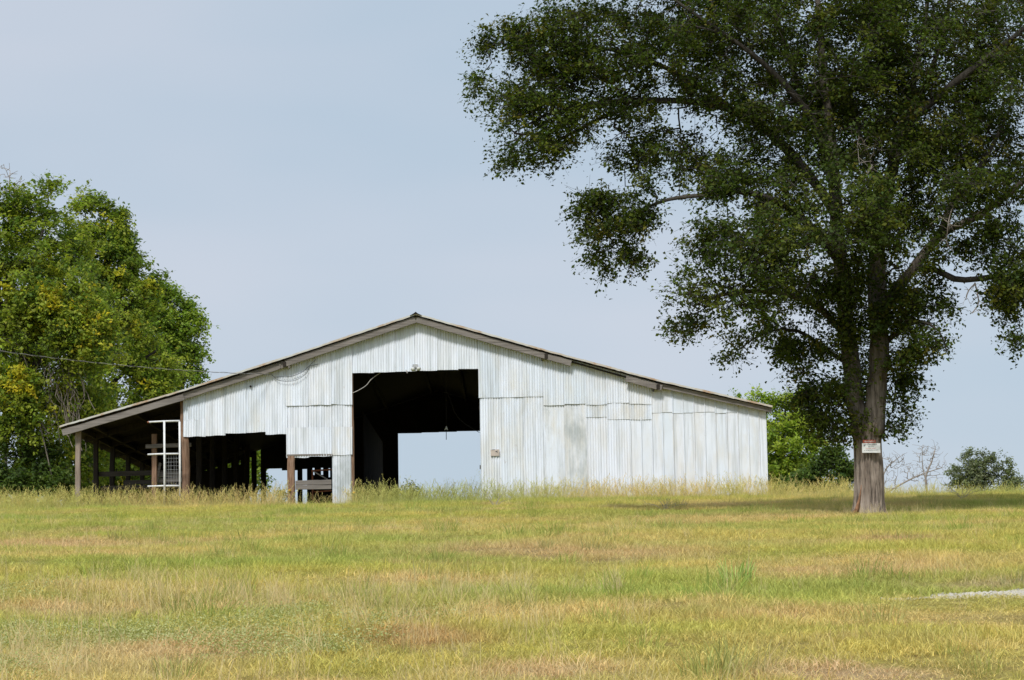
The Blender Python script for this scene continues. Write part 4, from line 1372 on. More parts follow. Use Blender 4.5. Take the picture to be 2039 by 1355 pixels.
# yellowing tree at the left edge
simple_tree('broadleaf_tree', 'yellow-flecked green tree filling the left edge beside the lean-to', P(40, 980, 86),
    [[((50, 990, 0), .30), ((55, 850, 0), .25), ((48, 700, 0), .21), ((60, 580, 0), .12), ((80, 480, 0), .05), ((98, 420, 0), .012)],
     [((52, 760, 0), .14), ((110, 660, -.5), .10), ((150, 610, -1), .04), ((175, 590, -1.2), .012)],
     [((50, 700, 0), .13), ((0, 600, .4), .10), ((-60, 500, .5), .06), ((-90, 420, .5), .03)],
     [((52, 800, 0), .12), ((-10, 720, -1), .09), ((-70, 680, -1.4), .05)]],
    [(60, 560, 130, 130, .5, 2.5, 1.2), (70, 440, 100, 50, .3, 1.6, 1), (25, 400, 60, 40, .5, 1.2, .8), (105, 375, 25, 22, 0, .5, .7), (118, 355, 10, 9, 0, .2, .7), (130, 610, 80, 70, -1.5, 1, 1.3), (170, 660, 80, 60, -1.6, .9, 1.2), (30, 620, 60, 90, -1.6, 1, 1),
     (-60, 550, 100, 160, 0, 2.2, .7), (150, 720, 80, 50, -1, .9, .9), (110, 640, 40, 60, -1.8, .6, 1.1), (30, 780, 60, 90, -1.5, 1.0, 1.1), (60, 830, 40, 60, -1.4, .8, .8), (150, 800, 55, 55, -.5, .9, 1.0), (190, 790, 40, 40, 0, .8, .9), (90, 760, 90, 80, 1.2, 1.0, 1.2), (60, 680, 90, 80, 1.2, 1.0, 1.0), (30, 900, 70, 80, -.5, 1.0, 1.0), (100, 920, 60, 60, 0, 1, .9), (170, 900, 60, 80, 1, 1, .7)],
    2600, 30, .45, .125, LG, [4, 4, 3, 2, 2], 84, yellow=yellowing(.04, [(130, 575, -1.5, 60), (20, 640, -1.5, 45), (150, 780, -.6, 55), (40, 770, -1.5, 60), (170, 640, -1.6, 60), (30, 540, 0, 50)], 84), hang=.25)
simple_tree('broadleaf_tree', 'green tree with thin bare top twigs, second tree from the left edge', P(210, 980, 93),
    [[((190, 1000, 0), .26), ((188, 860, 0), .22), ((180, 700, 0), .18), ((172, 580, 0), .10), ((170, 500, 0), .05), ((170, 440, 0), .012)],
     [((182, 720, 0), .12), ((225, 650, -.3), .06), ((255, 610, -.4), .03), ((270, 590, -.4), .01)],
     [((186, 800, 0), .11), ((250, 740, -.4), .08), ((310, 700, -.8), .04)]],
    [(190, 500, 65, 70, 0, 1.6, 1.1), (185, 410, 38, 24, 0, .7, .9), (165, 390, 14, 14, 0, .3, .7), (200, 388, 10, 9, 0, .2, .7), (225, 425, 20, 18, 0, .4, .9), (230, 520, 45, 50, 0, 1.1, 1), (262, 530, 28, 40, 0, .7, 1), (240, 470, 22, 40, 0, .5, .9), (300, 560, 22, 22, 0, .5, .9), (215, 600, 75, 70, -.3, 1.8, 1.1), (270, 600, 38, 40, -.3, .8, 1), (295, 570, 15, 16, -.3, .3, .8),
     (240, 690, 85, 60, -.4, 1.6, 1.1), (300, 740, 60, 50, -.6, 1.1, 1), (250, 790, 90, 45, -.4, 1.3, 1), (220, 850, 90, 50, 0, 1.3, .8), (240, 940, 90, 60, .5, 1.4, .8), (150, 850, 50, 80, .5, 1.2, .7), (330, 920, 60, 60, 2, 1.2, .6)],
    2100, 30, .45, .125, LG, [4, 4, 3, 1.5, 2.5], 93, yellow=yellowing(.04, [(230, 620, 0, 30), (260, 560, 0, 20), (290, 660, 0, 30)], 93))
simple_tree('broadleaf_tree', 'round bright green tree rising behind the lean-to roof', P(345, 980, 102),
    [[((360, 1010, 0), .22), ((350, 880, 0), .19), ((340, 780, 0), .15), ((332, 700, 0), .06), ((326, 650, 0), .012)],
     [((346, 800, 0), .09), ((375, 740, -.3), .06), ((395, 690, -.3), .03)]],
    [(325, 670, 60, 75, 0, 1.6, 1.1), (280, 630, 45, 50, 0, 1.4, 1.0), (300, 585, 30, 30, 0, .8, .9), (330, 590, 28, 24, 0, .6, .9), (325, 575, 10, 10, 0, .2, .8), (362, 610, 22, 22, 0, .5, .9), (380, 650, 30, 24, 0, .7, 1), (395, 640, 16, 12, 0, .3, .9), (385, 700, 26, 34, 0, .8, 1), (385, 745, 20, 14, 0, .4, .9), (340, 740, 50, 50, 0, 1.3, 1), (300, 720, 50, 60, .3, 1.3, 1),
     (350, 850, 80, 70, 0, 1.6, .7), (420, 920, 80, 60, .5, 1.6, .7), (490, 940, 38, 55, .5, 1.2, .9), (380, 970, 90, 50, 0, 1.6, .8), (508, 915, 14, 20, .5, .5, .6)],
    1700, 30, .45, .125, [(0.18, 0.27, 0.034), (0.24, 0.32, 0.04), (0.14, 0.225, 0.03), (0.28, 0.35, 0.045)], [4, 4, 3, 2], 102, yellow=yellowing(.03))
simple_tree('leafy_shrub', 'dense dark undergrowth below the trees at the left edge', P(40, 985, 82.6),
    [[((40, 1010, 0), .06), ((42, 960, 0), .04), ((45, 900, 0), .015)]],
    [(20, 960, 70, 40, 0, .8, 1), (100, 965, 50, 35, 0, .7, 1), (60, 900, 60, 50, .4, .7, .7), (-40, 940, 60, 60, 0, 1, .7)], 520, 30, .3, .11, DG0, [3, 3, 2], 82.6, cat='shrub')
simple_tree('leafy_shrub', 'green undergrowth seen through the lean-to posts', P(240, 985, 94),
    [[((230, 1040, 0), .06), ((232, 980, 0), .04), ((235, 930, 0), .015)]],
    [(180, 980, 60, 40, 0, .8, 1), (260, 980, 70, 40, 0, .8, 1), (340, 985, 60, 40, 0, .8, 1), (430, 990, 60, 40, 1.5, .8, 1), (220, 930, 60, 40, 0, .8, .7)], 620, 30, .3, .12, LG, [3, 3, 2, 1, 1], 94.5, cat='shrub')
# bare twigs over the left crown
simple_tree('bare_sapling', 'leafless grey branch tips above the yellowing left tree', P(18, 980, 88),
    [[((12, 990, 0), .10), ((10, 700, .3), .08), ((14, 500, .5), .05), ((18, 400, .5), .03), ((20, 340, .5), .012)]],
    [(20, 370, 38, 36, .5, .6, 1), (45, 375, 20, 20, .5, .4, .7), (10, 340, 16, 22, .5, .4, .8), (38, 345, 14, 18, .5, .4, .5)], 130, 0, 0, 0, None, None, 88, bark='dead', tip=.0075, rimn=6, cat='sapling')
# tangle of dead vines hanging in the left trees
vt = empty('vine_tangle', (P(110, 985, 82.4).x, 82.4, GZ(P(110, 985, 82.4).x, 82.4)))
tag(vt, 'tangle of grey dead vines hanging down among the left trees', 'vines')
for k in range(24):
    x, y = random.gauss(112, 20), random.uniform(690, 780)
    pts = []
    for i in range(9):
        pts.append(P(x, y, 82.4 + random.uniform(-.15, .15)))
        x += random.gauss(2, 7); y += random.uniform(6, 26)
    lb = spline([(p, .013) for p in pts], .2)
    MB().tube([q for q, r in lb], random.uniform(.007, .016), 4).build('vine', M['vine'], vt)
for pts in (((68, 820), (80, 850), (92, 900), (100, 935), (108, 970)), ((82, 842), (95, 862), (100, 862)), ((30, 680), (45, 705), (58, 740))):
    lb = spline([(P(x, y, 82.2), .025) for x, y in pts], .2)
    MB().tube([q for q, r in lb], [.030 - .016 * i / len(lb) for i in range(len(lb))], 6).build('vine', M['vine'], vt, True)

DG = [(0.075, 0.12, 0.025), (0.10, 0.15, 0.03), (0.055, 0.095, 0.022)]
# trees beyond the crest on the right
simple_tree('broadleaf_tree', 'light green tree rising behind the right end of the barn', P(1560, 990, 112),
    [[((1560, 1100, 0), .20), ((1560, 980, 0), .17), ((1558, 900, 0), .12), ((1562, 830, 0), .06), ((1568, 790, 0), .02)], [((1560, 930, 0), .08), ((1600, 880, 0), .05), ((1625, 850, 0), .02)], [((1558, 930, 0), .08), ((1535, 860, .5), .05), ((1510, 800, .5), .02)]],
    [(1570, 880, 60, 80, 0, 1.6, 1.1), (1575, 800, 28, 18, 0, .6, .9), (1590, 790, 12, 14, 0, .3, .9), (1550, 812, 16, 20, 0, .4, .9), (1530, 800, 10, 16, 0, .3, .8), (1500, 790, 18, 8, 0, .3, .8), (1463, 787, 5, 5, 0, .15, .8), (1605, 840, 25, 40, 0, .8, 1), (1620, 880, 18, 30, 0, .6, .9), (1550, 940, 60, 50, 0, 1.4, 1), (1590, 960, 60, 50, 0, 1.4, 1), (1480, 850, 50, 50, 1, 1, .6), (1560, 1020, 80, 50, 0, 1.4, .7)],
    900, 26, .5, .14, [(0.27, 0.36, 0.045), (0.33, 0.41, 0.055), (0.20, 0.29, 0.04), (0.38, 0.45, 0.06)], [4, 4, 3, 2], 112)
simple_tree('leafy_shrub', 'low dark green shrub between the barn end and the huge tree trunk', P(1655, 985, 108),
    [[((1655, 1080, 0), .07), ((1655, 980, 0), .05), ((1665, 920, 0), .02)]],
    [(1660, 940, 40, 40, 0, .9, 1), (1665, 905, 18, 22, 0, .5, .8), (1690, 930, 20, 26, 0, .5, .9), (1625, 960, 30, 30, 0, .8, .9), (1600, 975, 50, 30, 0, 1, .8), (1650, 1000, 70, 40, 0, 1.2, .8)],
    520, 28, .40, .13, DG, [3, 3, 2], 108, cat='shrub')
simple_tree('leafy_shrub', 'round shrub on the crest at the right edge, haze greyed into its leaves', P(1960, 985, 150),
    [[((1955, 1120, 0), .12), ((1955, 1000, 0), .09), ((1955, 930, 0), .03)], [((1955, 990, 0), .05), ((1990, 940, 0), .02)], [((1955, 990, 0), .05), ((1915, 945, 0), .02)]],
    [(1945, 945, 42, 36, 0, 1.3, 1), (1930, 912, 20, 14, 0, .5, .9), (1960, 920, 30, 20, 0, .6, .9), (1990, 935, 28, 24, 0, .7, 1), (1905, 955, 22, 24, 0, .6, .9), (2010, 965, 30, 22, 0, .7, .9), (1960, 980, 70, 26, 0, 1.3, 1), (2040, 970, 30, 16, 0, .7, .7), (1955, 1020, 70, 40, 0, 1.4, .7)],
    620, 24, .45, .13, [(0.17, 0.20, 0.115), (0.21, 0.24, 0.13), (0.15, 0.175, 0.105)], [3, 3, 2], 150, cat='shrub')  # distance haze is mixed into these greyed leaf greens
simple_tree('bare_shrub', 'leafless grey shrub with forked stems right of the huge tree trunk', P(1845, 985, 100),
    [[((1848, 1060, 0), .06), ((1846, 980, 0), .045), ((1843, 950, 0), .04), ((1855, 920, 0), .03), ((1862, 895, 0), .015)],
     [((1846, 965, 0), .03), ((1838, 935, 0), .022), ((1836, 905, 0), .012), ((1838, 885, 0), .006)],
     [((1760, 985, 0), .035), ((1785, 970, 0), .035), ((1812, 955, 0), .032), ((1840, 943, 0), .025), ((1875, 932, 0), .012)],
     [((1762, 985, .5), .03), ((1758, 950, .5), .025), ((1772, 925, .5), .02), ((1800, 905, .5), .008)]],
    [(1780, 925, 34, 30, .3, .5, 1), (1850, 900, 34, 22, 0, .4, 1), (1835, 940, 50, 30, 0, .5, 1), (1870, 925, 22, 20, 0, .3, .8), (1775, 965, 22, 18, .2, .4, .8)], 620, 0, 0, 0, None, None, 100, bark='dead', tip=.006, rimn=6, cat='shrub')
# shrubs seen through the barn's rear openings
for px, py, rx, ry, D, lab in ((818, 978, 17, 22, 97, 'small olive shrub seen through the big doorway'), (561, 985, 12, 12, 97, 'small shrub seen through the low rear opening'), (935, 992, 30, 12, 96, 'low mounded weed at the right of the big doorway')):
    simple_tree('leafy_shrub', lab, P(px, 1000, D), [[((px, 1060, 0), .03), ((px, 1000, 0), .02), ((px + 2, py, 0), .008)]],
        [(px, py, rx, ry, 0, .3, 1), (px + 4, py + 18, rx * 1.4, ry, 0, .4, 1), (px, 1030, rx * 1.6, 20, 0, .5, 1)], 70, 14, .2, .08, [(0.17, 0.19, 0.06), (0.21, 0.22, 0.07)], [1, 1], D, cat='shrub', rimn=5)

# ------------------------------------------------------------------ grasses
proto = bpy.data.collections.new('grass_kinds')      # not linked: only instanced
def blade_mesh(name, blades, mat, heads=(), mats=None):
    """blades: (x, y, height, width, lean vector, tone)"""
    vs, fs, cs = [], [], []
    for x, y, h, w, (lx, ly), tone in blades:
        a = random.uniform(0, math.pi)
        cx, cy = math.cos(a) * w / 2, math.sin(a) * w / 2
        n = len(vs)
        for t, k in ((0, 1.0), (.45, .85), (.8, .5)):
            px, py, pz = x + lx * t * t, y + ly * t * t, h * (t - .12 * t * t * math.hypot(lx, ly) / max(h, .01))
            vs += [(px - cx * k, py - cy * k, pz), (px + cx * k, py + cy * k, pz)]
            cs += [tone, tone]
        vs.append((x + lx, y + ly, h * (1 - .25 * min(1, math.hypot(lx, ly) / max(h, .01)))))
        cs.append(tone)
        fs += [(n, n + 1, n + 3, n + 2), (n + 2, n + 3, n + 5, n + 4), (n + 4, n + 5, n + 6)]
    for (x, y, z, L, dx, dy, tone) in heads:       # seed spikelets
        n = len(vs)
        vs += [(x, y, z), (x + dx * .5 + .006, y + dy * .5, z - L * .4), (x + dx, y + dy, z - L), (x + dx * .5 - .006, y + dy * .5 + .003, z - L * .4)]
        cs += [tone] * 4
        fs.append((n, n + 1, n + 2, n + 3))
    me = bpy.data.meshes.new(name)
    me.from_pydata(vs, [], fs)
    at = me.attributes.new('col', 'FLOAT_COLOR', 'POINT')
    at.data.foreach_set('color', [c for t in cs for c in (*t, 1)])
    me.materials.append(mat)
    o = bpy.data.objects.new(name, me)
    proto_cur.objects.link(o)
    return o

def tone(lo, hi, warm=0.0):
    k = random.uniform(lo, hi)
    w = random.uniform(-.06, .06) + warm
    return (k * (1 + w), k, k * (1 - w))

def scatter(name, coll, pts, rot, scl, idx, label, cat=None):
    me = bpy.data.meshes.new(name)
    me.vertices.add(len(pts))
    me.vertices.foreach_set('co', np.asarray(pts, np.float32).ravel())
    for nm, typ, dat, key in (('rot', 'FLOAT_VECTOR', rot, 'vector'), ('scl', 'FLOAT_VECTOR', scl, 'vector'), ('idx', 'INT', idx, 'value')):
        a = me.attributes.new(nm, typ, 'POINT')
        a.data.foreach_set(key, np.asarray(dat, np.int32 if typ == 'INT' else np.float32).ravel())
    o = link(name, me)
    o['kind'] = 'stuff'; o['label'] = label
    ng = bpy.data.node_groups.new(name, 'GeometryNodeTree')
    ng.interface.new_socket('Geometry', in_out='INPUT', socket_type='NodeSocketGeometry')
    ng.interface.new_socket('Geometry', in_out='OUTPUT', socket_type='NodeSocketGeometry')
    gi, go = ng.nodes.new('NodeGroupInput'), ng.nodes.new('NodeGroupOutput')
    ci = ng.nodes.new('GeometryNodeCollectionInfo')
    ci.inputs['Collection'].default_value = coll
    ci.inputs['Separate Children'].default_value = True
    ci.inputs['Reset Children'].default_value = True
    iop = ng.nodes.new('GeometryNodeInstanceOnPoints')
    iop.inputs['Pick Instance'].default_value = True
    for nm, typ, sock in (('rot', 'FLOAT_VECTOR', 'Rotation'), ('scl', 'FLOAT_VECTOR', 'Scale'), ('idx', 'INT', 'Instance Index')):
        na = ng.nodes.new('GeometryNodeInputNamedAttribute')
        na.data_type = typ
        na.inputs['Name'].default_value = nm
        ng.links.new(na.outputs['Attribute'], iop.inputs[sock])
    ng.links.new(gi.outputs[0], iop.inputs['Points'])
    ng.links.new(ci.outputs[0], iop.inputs['Instance'])
    ng.links.new(iop.outputs[0], go.inputs[0])
    md = o.modifiers.new('scatter', 'NODES')
    md.node_group = ng
    return o

# turf
turf = bpy.data.collections.new('turf_kinds')
proto_cur = turf
NK = 8
for k in range(NK):
    bl = []
    for _ in range(64):
        r, a = .22 * math.sqrt(random.random()), random.uniform(0, 6.283)
        h = random.uniform(.03, .105) * (1.25 if k > 5 else 1)
        ln = random.uniform(.02, .11)
        la = random.uniform(0, 6.283)
        bl.append((r * math.cos(a), r * math.sin(a), h, random.uniform(.003, .0065), (ln * math.cos(la), ln * math.sin(la)), tone(.7, 1.25)))
    blade_mesh('turf_%d' % k, bl, M['grass'])
def field(n, y0, y1, power, margin=1.12, dens_far=1.0):
    """points over the view wedge and a little beyond"""
    y = y0 + (y1 - y0) * rng.random(n) ** power
    x = (rng.random(n) * 2 - 1) * (y * .2115 * margin + 1.2)
    return x, y
n1 = 70000
u = rng.random(n1)
y = np.sqrt(12.5 ** 2 + (79.0 ** 2 - 12.5 ** 2) * u ** 1.15)
x = (rng.random(n1) * 2 - 1) * (y * .24 + 1.5)
inside = (y > YF + .2) & (x > FX(375)) & (x < FX(1520))
# white gravel patch stays bare
gp = None
g0 = ray_ground(1985, 1192)
gx, gy = g0.x - .12, g0.y + .75
def in_patch(x, y, k=1.0):
    e = ((x - gx - .35) / (1.0 * k)) ** 2 + ((y - gy - .0) / (.72 * k)) ** 2
    return e + .35 * np.sin(x * 7 + 2 * np.sin(y * 6)) * np.sin(y * 9) < 1
keep = ~inside & (~in_patch(x, y) | (rng.random(n1) < .10))
x, y = x[keep], y[keep]
n1 = len(x)
z = ground_z(x, y)
clum = np.array([mnoise.noise(Vector((a * .55, b * .75, 3))) + .6 * mnoise.noise(Vector((a * 1.9, b * 2.2, 13))) for a, b in zip(x, y)])
hs = .78 * np.clip(1.0 + .85 * clum, .4, 2.2)
# unmown strip in front of the barn and on the crest grows higher
hs *= 1 + .9 * np.clip((y - 58) / 12, 0, 1)
foot = np.hypot(x - T(1730, 1020).x, (y - DT + 1.2) * .6) < 1.0
hs = np.where(foot, hs * .35, hs)
front = (np.abs(x - gx) < 1.4) & (y < gy) & (y > gy - 3.6)
hs = np.where(front, hs * .45, hs)
rot = np.stack([rng.normal(0, .10, n1), rng.normal(0, .10, n1), rng.random(n1) * 6.283], 1)
wd = rng.uniform(.85, 1.25, n1)
scatter('meadow_grass', turf, np.stack([x, y, z], 1), rot, np.stack([wd, wd, hs * rng.uniform(.8, 1.25, n1)], 1), rng.integers(0, NK, n1), 'short dry meadow grass covering the slope')

# taller straw tufts scattered in the meadow
straw = bpy.data.collections.new('straw_kinds')
proto_cur = straw
for k in range(5):
    bl, hd = [], []
    for _ in range(16):
        r, a = .10 * math.sqrt(random.random()), random.uniform(0, 6.283)
        h = random.uniform(.14, .42)
        ln, la = random.uniform(.03, .22), random.uniform(0, 6.283)
        lx, ly = ln * math.cos(la), ln * math.sin(la)
        bl.append((r * math.cos(a), r * math.sin(a), h, random.uniform(.003, .005), (lx, ly), tone(.8, 1.2)))
    blade_mesh('straw_%d' % k, bl, M['straw'], hd)
n2 = 9000
x, y = field(n2, 13, 66, .75)
xf, yf = rng.uniform(-4.5, 1.0, 1500), rng.uniform(13, 24, 1500)
x, y = np.concatenate([x, xf]), np.concatenate([y, yf]); n2 = len(x)
cl = np.array([mnoise.noise(Vector((a * .35 + 40, b * .45, 8))) for a, b in zip(x, y)])
k = ((cl > rng.uniform(.0, .7, n2)) | ((y < 24) & (x < 1.0) & (rng.random(n2) < .06))) & ~in_patch(x, y, 1.15)
x, y = x[k], y[k]; n2 = len(x)
scatter('straw_tufts', straw, np.stack([x, y, ground_z(x, y)], 1), np.stack([rng.normal(0, .15, n2), rng.normal(0, .15, n2), rng.random(n2) * 6.283], 1),
        np.repeat((rng.uniform(.3, .8, n2) * np.where((y < 25) & (x < 2), 1.4, 1.0))[:, None], 3, 1), rng.integers(0, 5, n2), 'dry straw-coloured stalks scattered through the meadow')

# coarse green clumps in the meadow
clumpc = bpy.data.collections.new('clump_kinds')
proto_cur = clumpc
for k in range(5):
    bl = []
    for _ in range(60):
        r, a = .16 * math.sqrt(random.random()), random.uniform(0, 6.283)
        h = random.uniform(.10, .26)
        ln, la = random.uniform(.03, .16), a + random.uniform(-.9, .9)
        bl.append((r * math.cos(a), r * math.sin(a), h, random.uniform(.004, .0075), (ln * math.cos(la), ln * math.sin(la)), tuple(v * w for v, w in zip(tone(.6, 1.05), (.74, .92, .75)))))
    blade_mesh('clump_%d' % k, bl, M['grass'])
n5 = 1500
x, y = field(n5, 13, 66, .7)
cl = np.array([mnoise.noise(Vector((a * .5 + 70, b * .6, 28))) for a, b in zip(x, y)])
k = (cl > rng.uniform(-.1, .5, n5)) & ~in_patch(x, y, 1.3) & (np.hypot(x - T(1730, 1020).x, y - DT + 1) > 1.5)
x, y = x[k], y[k]; n5 = len(x)
scatter('coarse_grass', clumpc, np.stack([x, y, ground_z(x, y)], 1), np.stack([rng.normal(0, .1, n5), rng.normal(0, .1, n5), rng.random(n5) * 6.283], 1),
        np.repeat(rng.uniform(.5, 1.25, n5)[:, None], 3, 1), rng.integers(0, 5, n5), 'coarse green clumps standing in the meadow grass')

# tall seeding grass along the barn and crest
tallc = bpy.data.collections.new('tall_kinds')
proto_cur = tallc
for k in range(7):
    bl, hd = [], []
    for _ in range(26):
        r, a = .16 * math.sqrt(random.random()), random.uniform(0, 6.283)
        h = random.uniform(.18, .42)
        ln, la = random.uniform(.05, .2), random.uniform(0, 6.283)
        bl.append((r * math.cos(a), r * math.sin(a), h, random.uniform(.006, .011), (ln * math.cos(la), ln * math.sin(la)), tone(.75, 1.15, -.05)))
    for _ in range(4 if k < 5 else 1):
        r, a = .12 * math.sqrt(random.random()), random.uniform(0, 6.283)
        h = random.uniform(.5, .85)
        ln, la = random.uniform(.06, .30), random.uniform(0, 6.283)
        lx, ly = ln * math.cos(la), ln * math.sin(la)
        x0, y0 = r * math.cos(a), r * math.sin(a)
        bl.append((x0, y0, h, .0055, (lx, ly), tone(.9, 1.15, -.03)))
        for t in np.linspace(.66, 1.0, 12):
            sx, sy_ = x0 + lx * t * t, y0 + ly * t * t
            sz_ = h * t * (1 - .2 * t * ln / h)
            hd.append((sx, sy_, sz_, random.uniform(.03, .06), random.uniform(-.05, .05), random.uniform(-.05, .05), tone(.85, 1.15, -.02)))
    blade_mesh('tall_%d' % k, bl, M['tall'], hd)
pts = []
# strip along the facade, thicker in some places
xa, xb = FX(-60), FX(1560)
for _ in range(1900):
    xx = random.uniform(xa, xb)
    yy = YF - .25 - abs(random.gauss(0, 1.1))
    pxl = 1030 + xx * F_PX / YF
    d = .55
    if 990 < pxl < 1540: d = .95
    if pxl < 420: d = .9
    if 590 < pxl < 705: d = .25
    if 705 < pxl < 800: d = .8
    if random.random() < d: pts.append((xx, yy, (.75 if 590 < pxl < 705 else 1.0)))
# inside the mouths of the openings and the lean-to
for _ in range(500):
    pxl = random.choice([random.uniform(120, 360), random.uniform(372, 560), random.uniform(710, 955), random.uniform(720, 955)])
    xx = (pxl - 1030) * YF / F_PX
    pts.append((xx, YF + random.uniform(0, 1.6), 1.0))
# crest right of the barn, and left
for _ in range(2400):
    yy = random.uniform(68, 80)
    pxl = random.choice([random.uniform(1535, 2120), random.uniform(1535, 2120), random.uniform(-60, 120)])
    pts.append(((pxl - 1030) * yy / F_PX, yy, .62 if pxl > 1700 else .85))
# beyond the rear door
for _ in range(900):
    yy = random.uniform(91, 97)
    pts.append((random.uniform(FX(560), FX(1050)), yy, 1.25))
pts = np.array(pts)
n3 = len(pts)
sc = pts[:, 2] * rng.uniform(.6, 1.15, n3)
scatter('tall_grass', tallc, np.stack([pts[:, 0], pts[:, 1], ground_z(pts[:, 0], pts[:, 1]) - .02], 1), np.stack([rng.normal(0, .12, n3), rng.normal(0, .12, n3), rng.random(n3) * 6.283], 1),
        np.stack([sc, sc, sc * rng.uniform(.8, 1.1, n3)], 1), rng.integers(0, 7, n3), 'tall seeding grass growing along the barn wall and crest')

# low grey-green weeds in the foreground
weedc = bpy.data.collections.new('weed_kinds')
for k in range(4):
    n = 130
    pp = rng.normal(size=(n, 3)) * np.array([.15, .15, .022]) + np.array([0, 0, .05])
    nn = rng.normal(size=(n, 3)) * .5 + np.array([0, 0, 1.])
    pal = np.array([(0.42, 0.44, 0.21), (0.48, 0.50, 0.25), (0.40, 0.44, 0.17)])
    me = leaf_mesh('weed_%d' % k, pp, nn, rng.uniform(.014, .03, n), pal[rng.integers(0, 3, n)], .45)
    me.materials.append(M['weed'])
    weedc.objects.link(bpy.data.objects.new('weed_%d' % k, me))
wp = []
for px, py, rx, ry, cnt in ((110, 1275, 170, 26, 120), (330, 1280, 90, 16, 60), (560, 1245, 150, 14, 80), (600, 1290, 110, 20, 80), (30, 1185, 35, 8, 30), (840, 1246, 60, 5, 20), (30, 1330, 60, 30, 50)):
    for _ in range(int(cnt * .6)):
        q = ray_ground(px + random.gauss(0, .5) * rx, min(1400, py + random.gauss(0, .5) * ry)) if _ % 8 == 0 else None
        if q is not None: last = q
        wp.append((last.x + random.gauss(0, .32), last.y + random.gauss(0, .5)))
wp = np.array(wp); n4 = len(wp)
scatter('low_weeds', weedc, np.stack([wp[:, 0], wp[:, 1], ground_z(wp[:, 0], wp[:, 1]) + .01], 1), np.stack([rng.normal(0, .1, n4), rng.normal(0, .1, n4), rng.random(n4) * 6.283], 1),
        np.repeat(rng.uniform(.7, 1.2, n4)[:, None], 3, 1), rng.integers(0, 4, n4), 'mats of low grey-green weeds in the foreground grass')

# ---- single plants one can point at
def stalk(px, py_base, py_tip, lean, label, head=True, mat='straw', w=.006):
    b = ray_ground(px, py_base)
    tip = P(px + lean, py_tip, b.y)
    h = tip.z - b.z
    o = empty('grass_stalk', b)
    tag(o, label, 'grass stalk', 'tall single stalks in the foreground')
    mid = b.lerp(tip, .5) - Vector((lean * .0004, 0, 0))
    lb = spline([(b, w * .6), (mid, w * .5), (tip, w * .25)], .05)
    def colmesh(mb, nm):
        me = mb.mesh(nm)
        at = me.attributes.new('col', 'FLOAT_COLOR', 'POINT')
        at.data.foreach_set('color', [1.0] * (4 * len(me.vertices)))
        return me
    st = link('stem', colmesh(MB().tube([q for q, r in lb], [r for q, r in lb], 5), 'stem'), M[mat], o)
    if head:
        mb = MB()
        n = len(lb)
        seg = [q for q, r in lb][int(n * .72):]
        for q in seg:
            for _ in range(5):
                d = Vector((random.uniform(-1, 1), random.uniform(-1, 1), random.uniform(.5, 2))).normalized() * random.uniform(.012, .03)
                s = Vector((random.uniform(-1, 1), random.uniform(-1, 1), 0)).normalized() * .003
                mb.add([q, q + d * .5 + s, q + d, q + d * .5 - s], [(0, 1, 2, 3)])
        link('seed_head', colmesh(mb, 'seed_head'), M[mat], st)
    # one arching blade near the base
    mb = MB()
    q = b.lerp(tip, .25); e = q + Vector((random.uniform(-.12, .12), random.uniform(-.1, .1), .10))
    mb.add([q, q.lerp(e, .5) + Vector((0, 0, .03)), e, q.lerp(e, .5) + Vector((.004, 0, .022))], [(0, 1, 2, 3)])
    link('blade', colmesh(mb, 'blade'), M[mat], o)
for a in ((197, 1345, 1138, 2, 'tallest pale grass stalk near the bottom left'), (165, 1352, 1165, -6, 'pale grass stalk just left of the tallest one at bottom left'), (312, 1340, 1215, 4, 'thin leaning stalk in the lower left foreground'), (245, 1340, 1270, -3, 'short thick straw stalk between the tall ones at bottom left'),
          (392, 1190, 1090, -8, 'lone thin stalk standing in the left meadow'), (1292, 1240, 1190, 3, 'right of two upright straw stalks in the middle foreground'), (1284, 1232, 1188, -1, 'left of two upright straw stalks in the middle foreground'),
          (1490, 1165, 1060, 2, 'tall green stalk rising from the bright grass tuft')):
    stalk(*a)
for a in ((712, 1245, 1115, 12, 'dark thin weed stem left of centre'), (1262, 1352, 1290, 4, 'thin dark green weed stem at the bottom centre'), (240, 1245, 1185, 8, 'dark seeding weed stem in the lower left')):
    stalk(*a, head=True, mat='tall', w=.005)

# bright green tuft
b = ray_ground(1468, 1165)
tuft = empty('grass_tuft', b)
tag(tuft, 'bright green tuft of long blades in the right meadow', 'grass tuft')
mb = MB()
for _ in range(85):
    r, a = .17 * math.sqrt(random.random()), random.uniform(0, 6.283)
    q = Vector((b.x + r * math.cos(a), b.y + r * math.sin(a), GZ(b.x, b.y) - .01))
    h = random.uniform(.12, .32); la = a + random.uniform(-.6, .6); ln = random.uniform(.02, .2)
    L = Vector((math.cos(la), math.sin(la), 0)) * ln
    s = Vector((random.uniform(-1, 1), random.uniform(-1, 1), 0)).normalized() * .0045
    m1 = q + L * .25 + Vector((0, 0, h * .55)); m2 = q + L * .65 + Vector((0, 0, h * .88)); e = q + L * 1.1 + Vector((0, 0, h * .92))
    mb.add([q - s, q + s, m1 + s, m1 - s, m2 + s * .7, m2 - s * .7, e], [(0, 1, 2, 3), (3, 2, 4, 5), (5, 4, 6)])
o = mb.build('blades', M['green'], tuft)
o['kind'] = 'stuff'

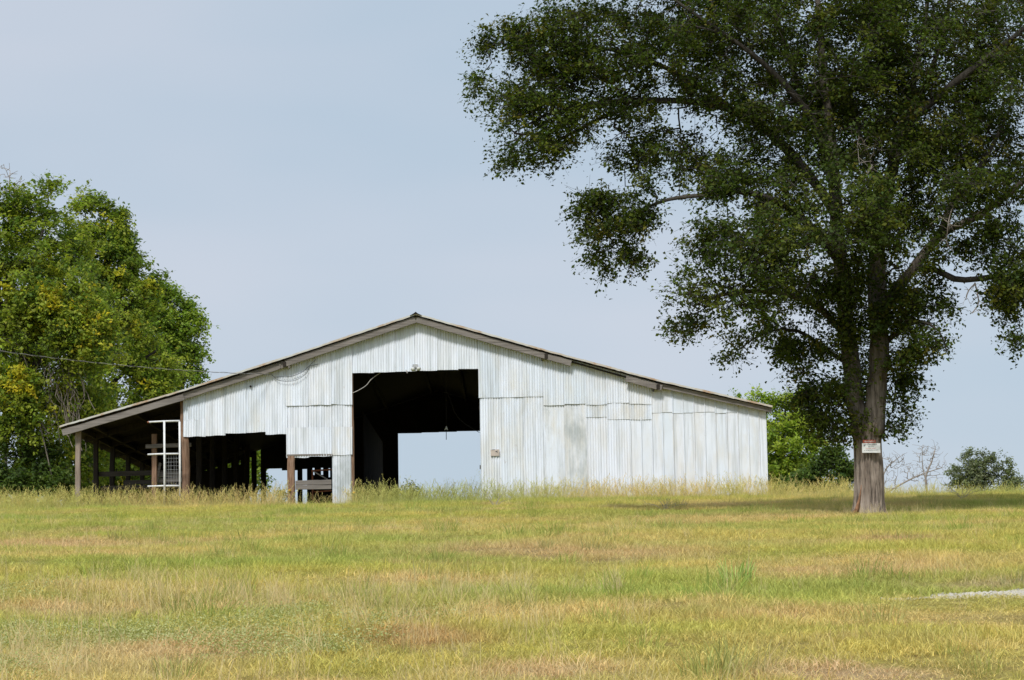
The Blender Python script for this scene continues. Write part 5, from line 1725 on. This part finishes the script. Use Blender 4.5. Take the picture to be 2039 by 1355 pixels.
# dead woody weeds
def dead_weed(px, py, label, w, h):
    b = ray_ground(px, py)
    o = empty('dead_weed', b)
    tag(o, label, 'weed', 'dead woody weeds in the grass')
    for k in range(7):
        d = Vector((random.uniform(-1, 1) * w, random.uniform(-.3, .3) * w, random.uniform(.4, 1) * h))
        lb = [(b, .007), (b + d * .5 + Vector((0, 0, .05)), .005), (b + d, .003)]
        lb = spline(lb, .06)
        MB().tube([q + Vector((mnoise.noise(q * 5) * .03, 0, mnoise.noise(q * 5.5) * .03)) for q, r in lb], [r for q, r in lb], 4).build('stem', M['dead'], o)
        for q, r in lb[2::2]:
            v = Vector((random.uniform(-1, 1), random.uniform(-.4, .4), random.uniform(-.2, 1))) * .12
            MB().tube([q, q + v], [.005, .002], 4).build('twig', M['dead'], o)
dead_weed(985, 1012, 'dead spiky brown weed in front of the right wall', .45, .45)
dead_weed(1322, 1020, 'dead branching weed below the seam-metal wall', .5, .35)
dead_weed(1915, 995, 'dead twiggy weed on the crest at the right edge', .5, .4)

# ---- white gravel patch
gr = empty('gravel_patch', (gx, gy, GZ(gx, gy)))
gr['kind'] = 'structure'; gr['label'] = 'bare patch of white crushed stone in the grass at right'
def stones(n, name):
    mb = MB()
    for _ in range(n):
        for _t in range(40):
            xx, yy = gx + random.uniform(-1.2, 1.8), gy + random.uniform(-.95, .95)
            if in_patch(np.array(xx), np.array(yy), 1.0): break
        else: continue
        r = random.uniform(.012, .036)
        z = GZ(xx, yy) + r * .1
        vs = []
        for d in ((1, 0, 0), (-1, 0, 0), (0, 1, 0), (0, -1, 0), (0, 0, .5), (0, 0, -.5)):
            vs.append((xx + (d[0] + random.uniform(-.35, .35)) * r, yy + (d[1] + random.uniform(-.35, .35)) * r, z + (d[2] + random.uniform(-.25, .25)) * r))
        mb.add(vs, [(4, 0, 2), (4, 2, 1), (4, 1, 3), (4, 3, 0), (5, 2, 0), (5, 1, 2), (5, 3, 1), (5, 0, 3)])
    return mb
so = stones(3500, 'stones').build('stones', M['stone'], gr)
so['kind'] = 'stuff'
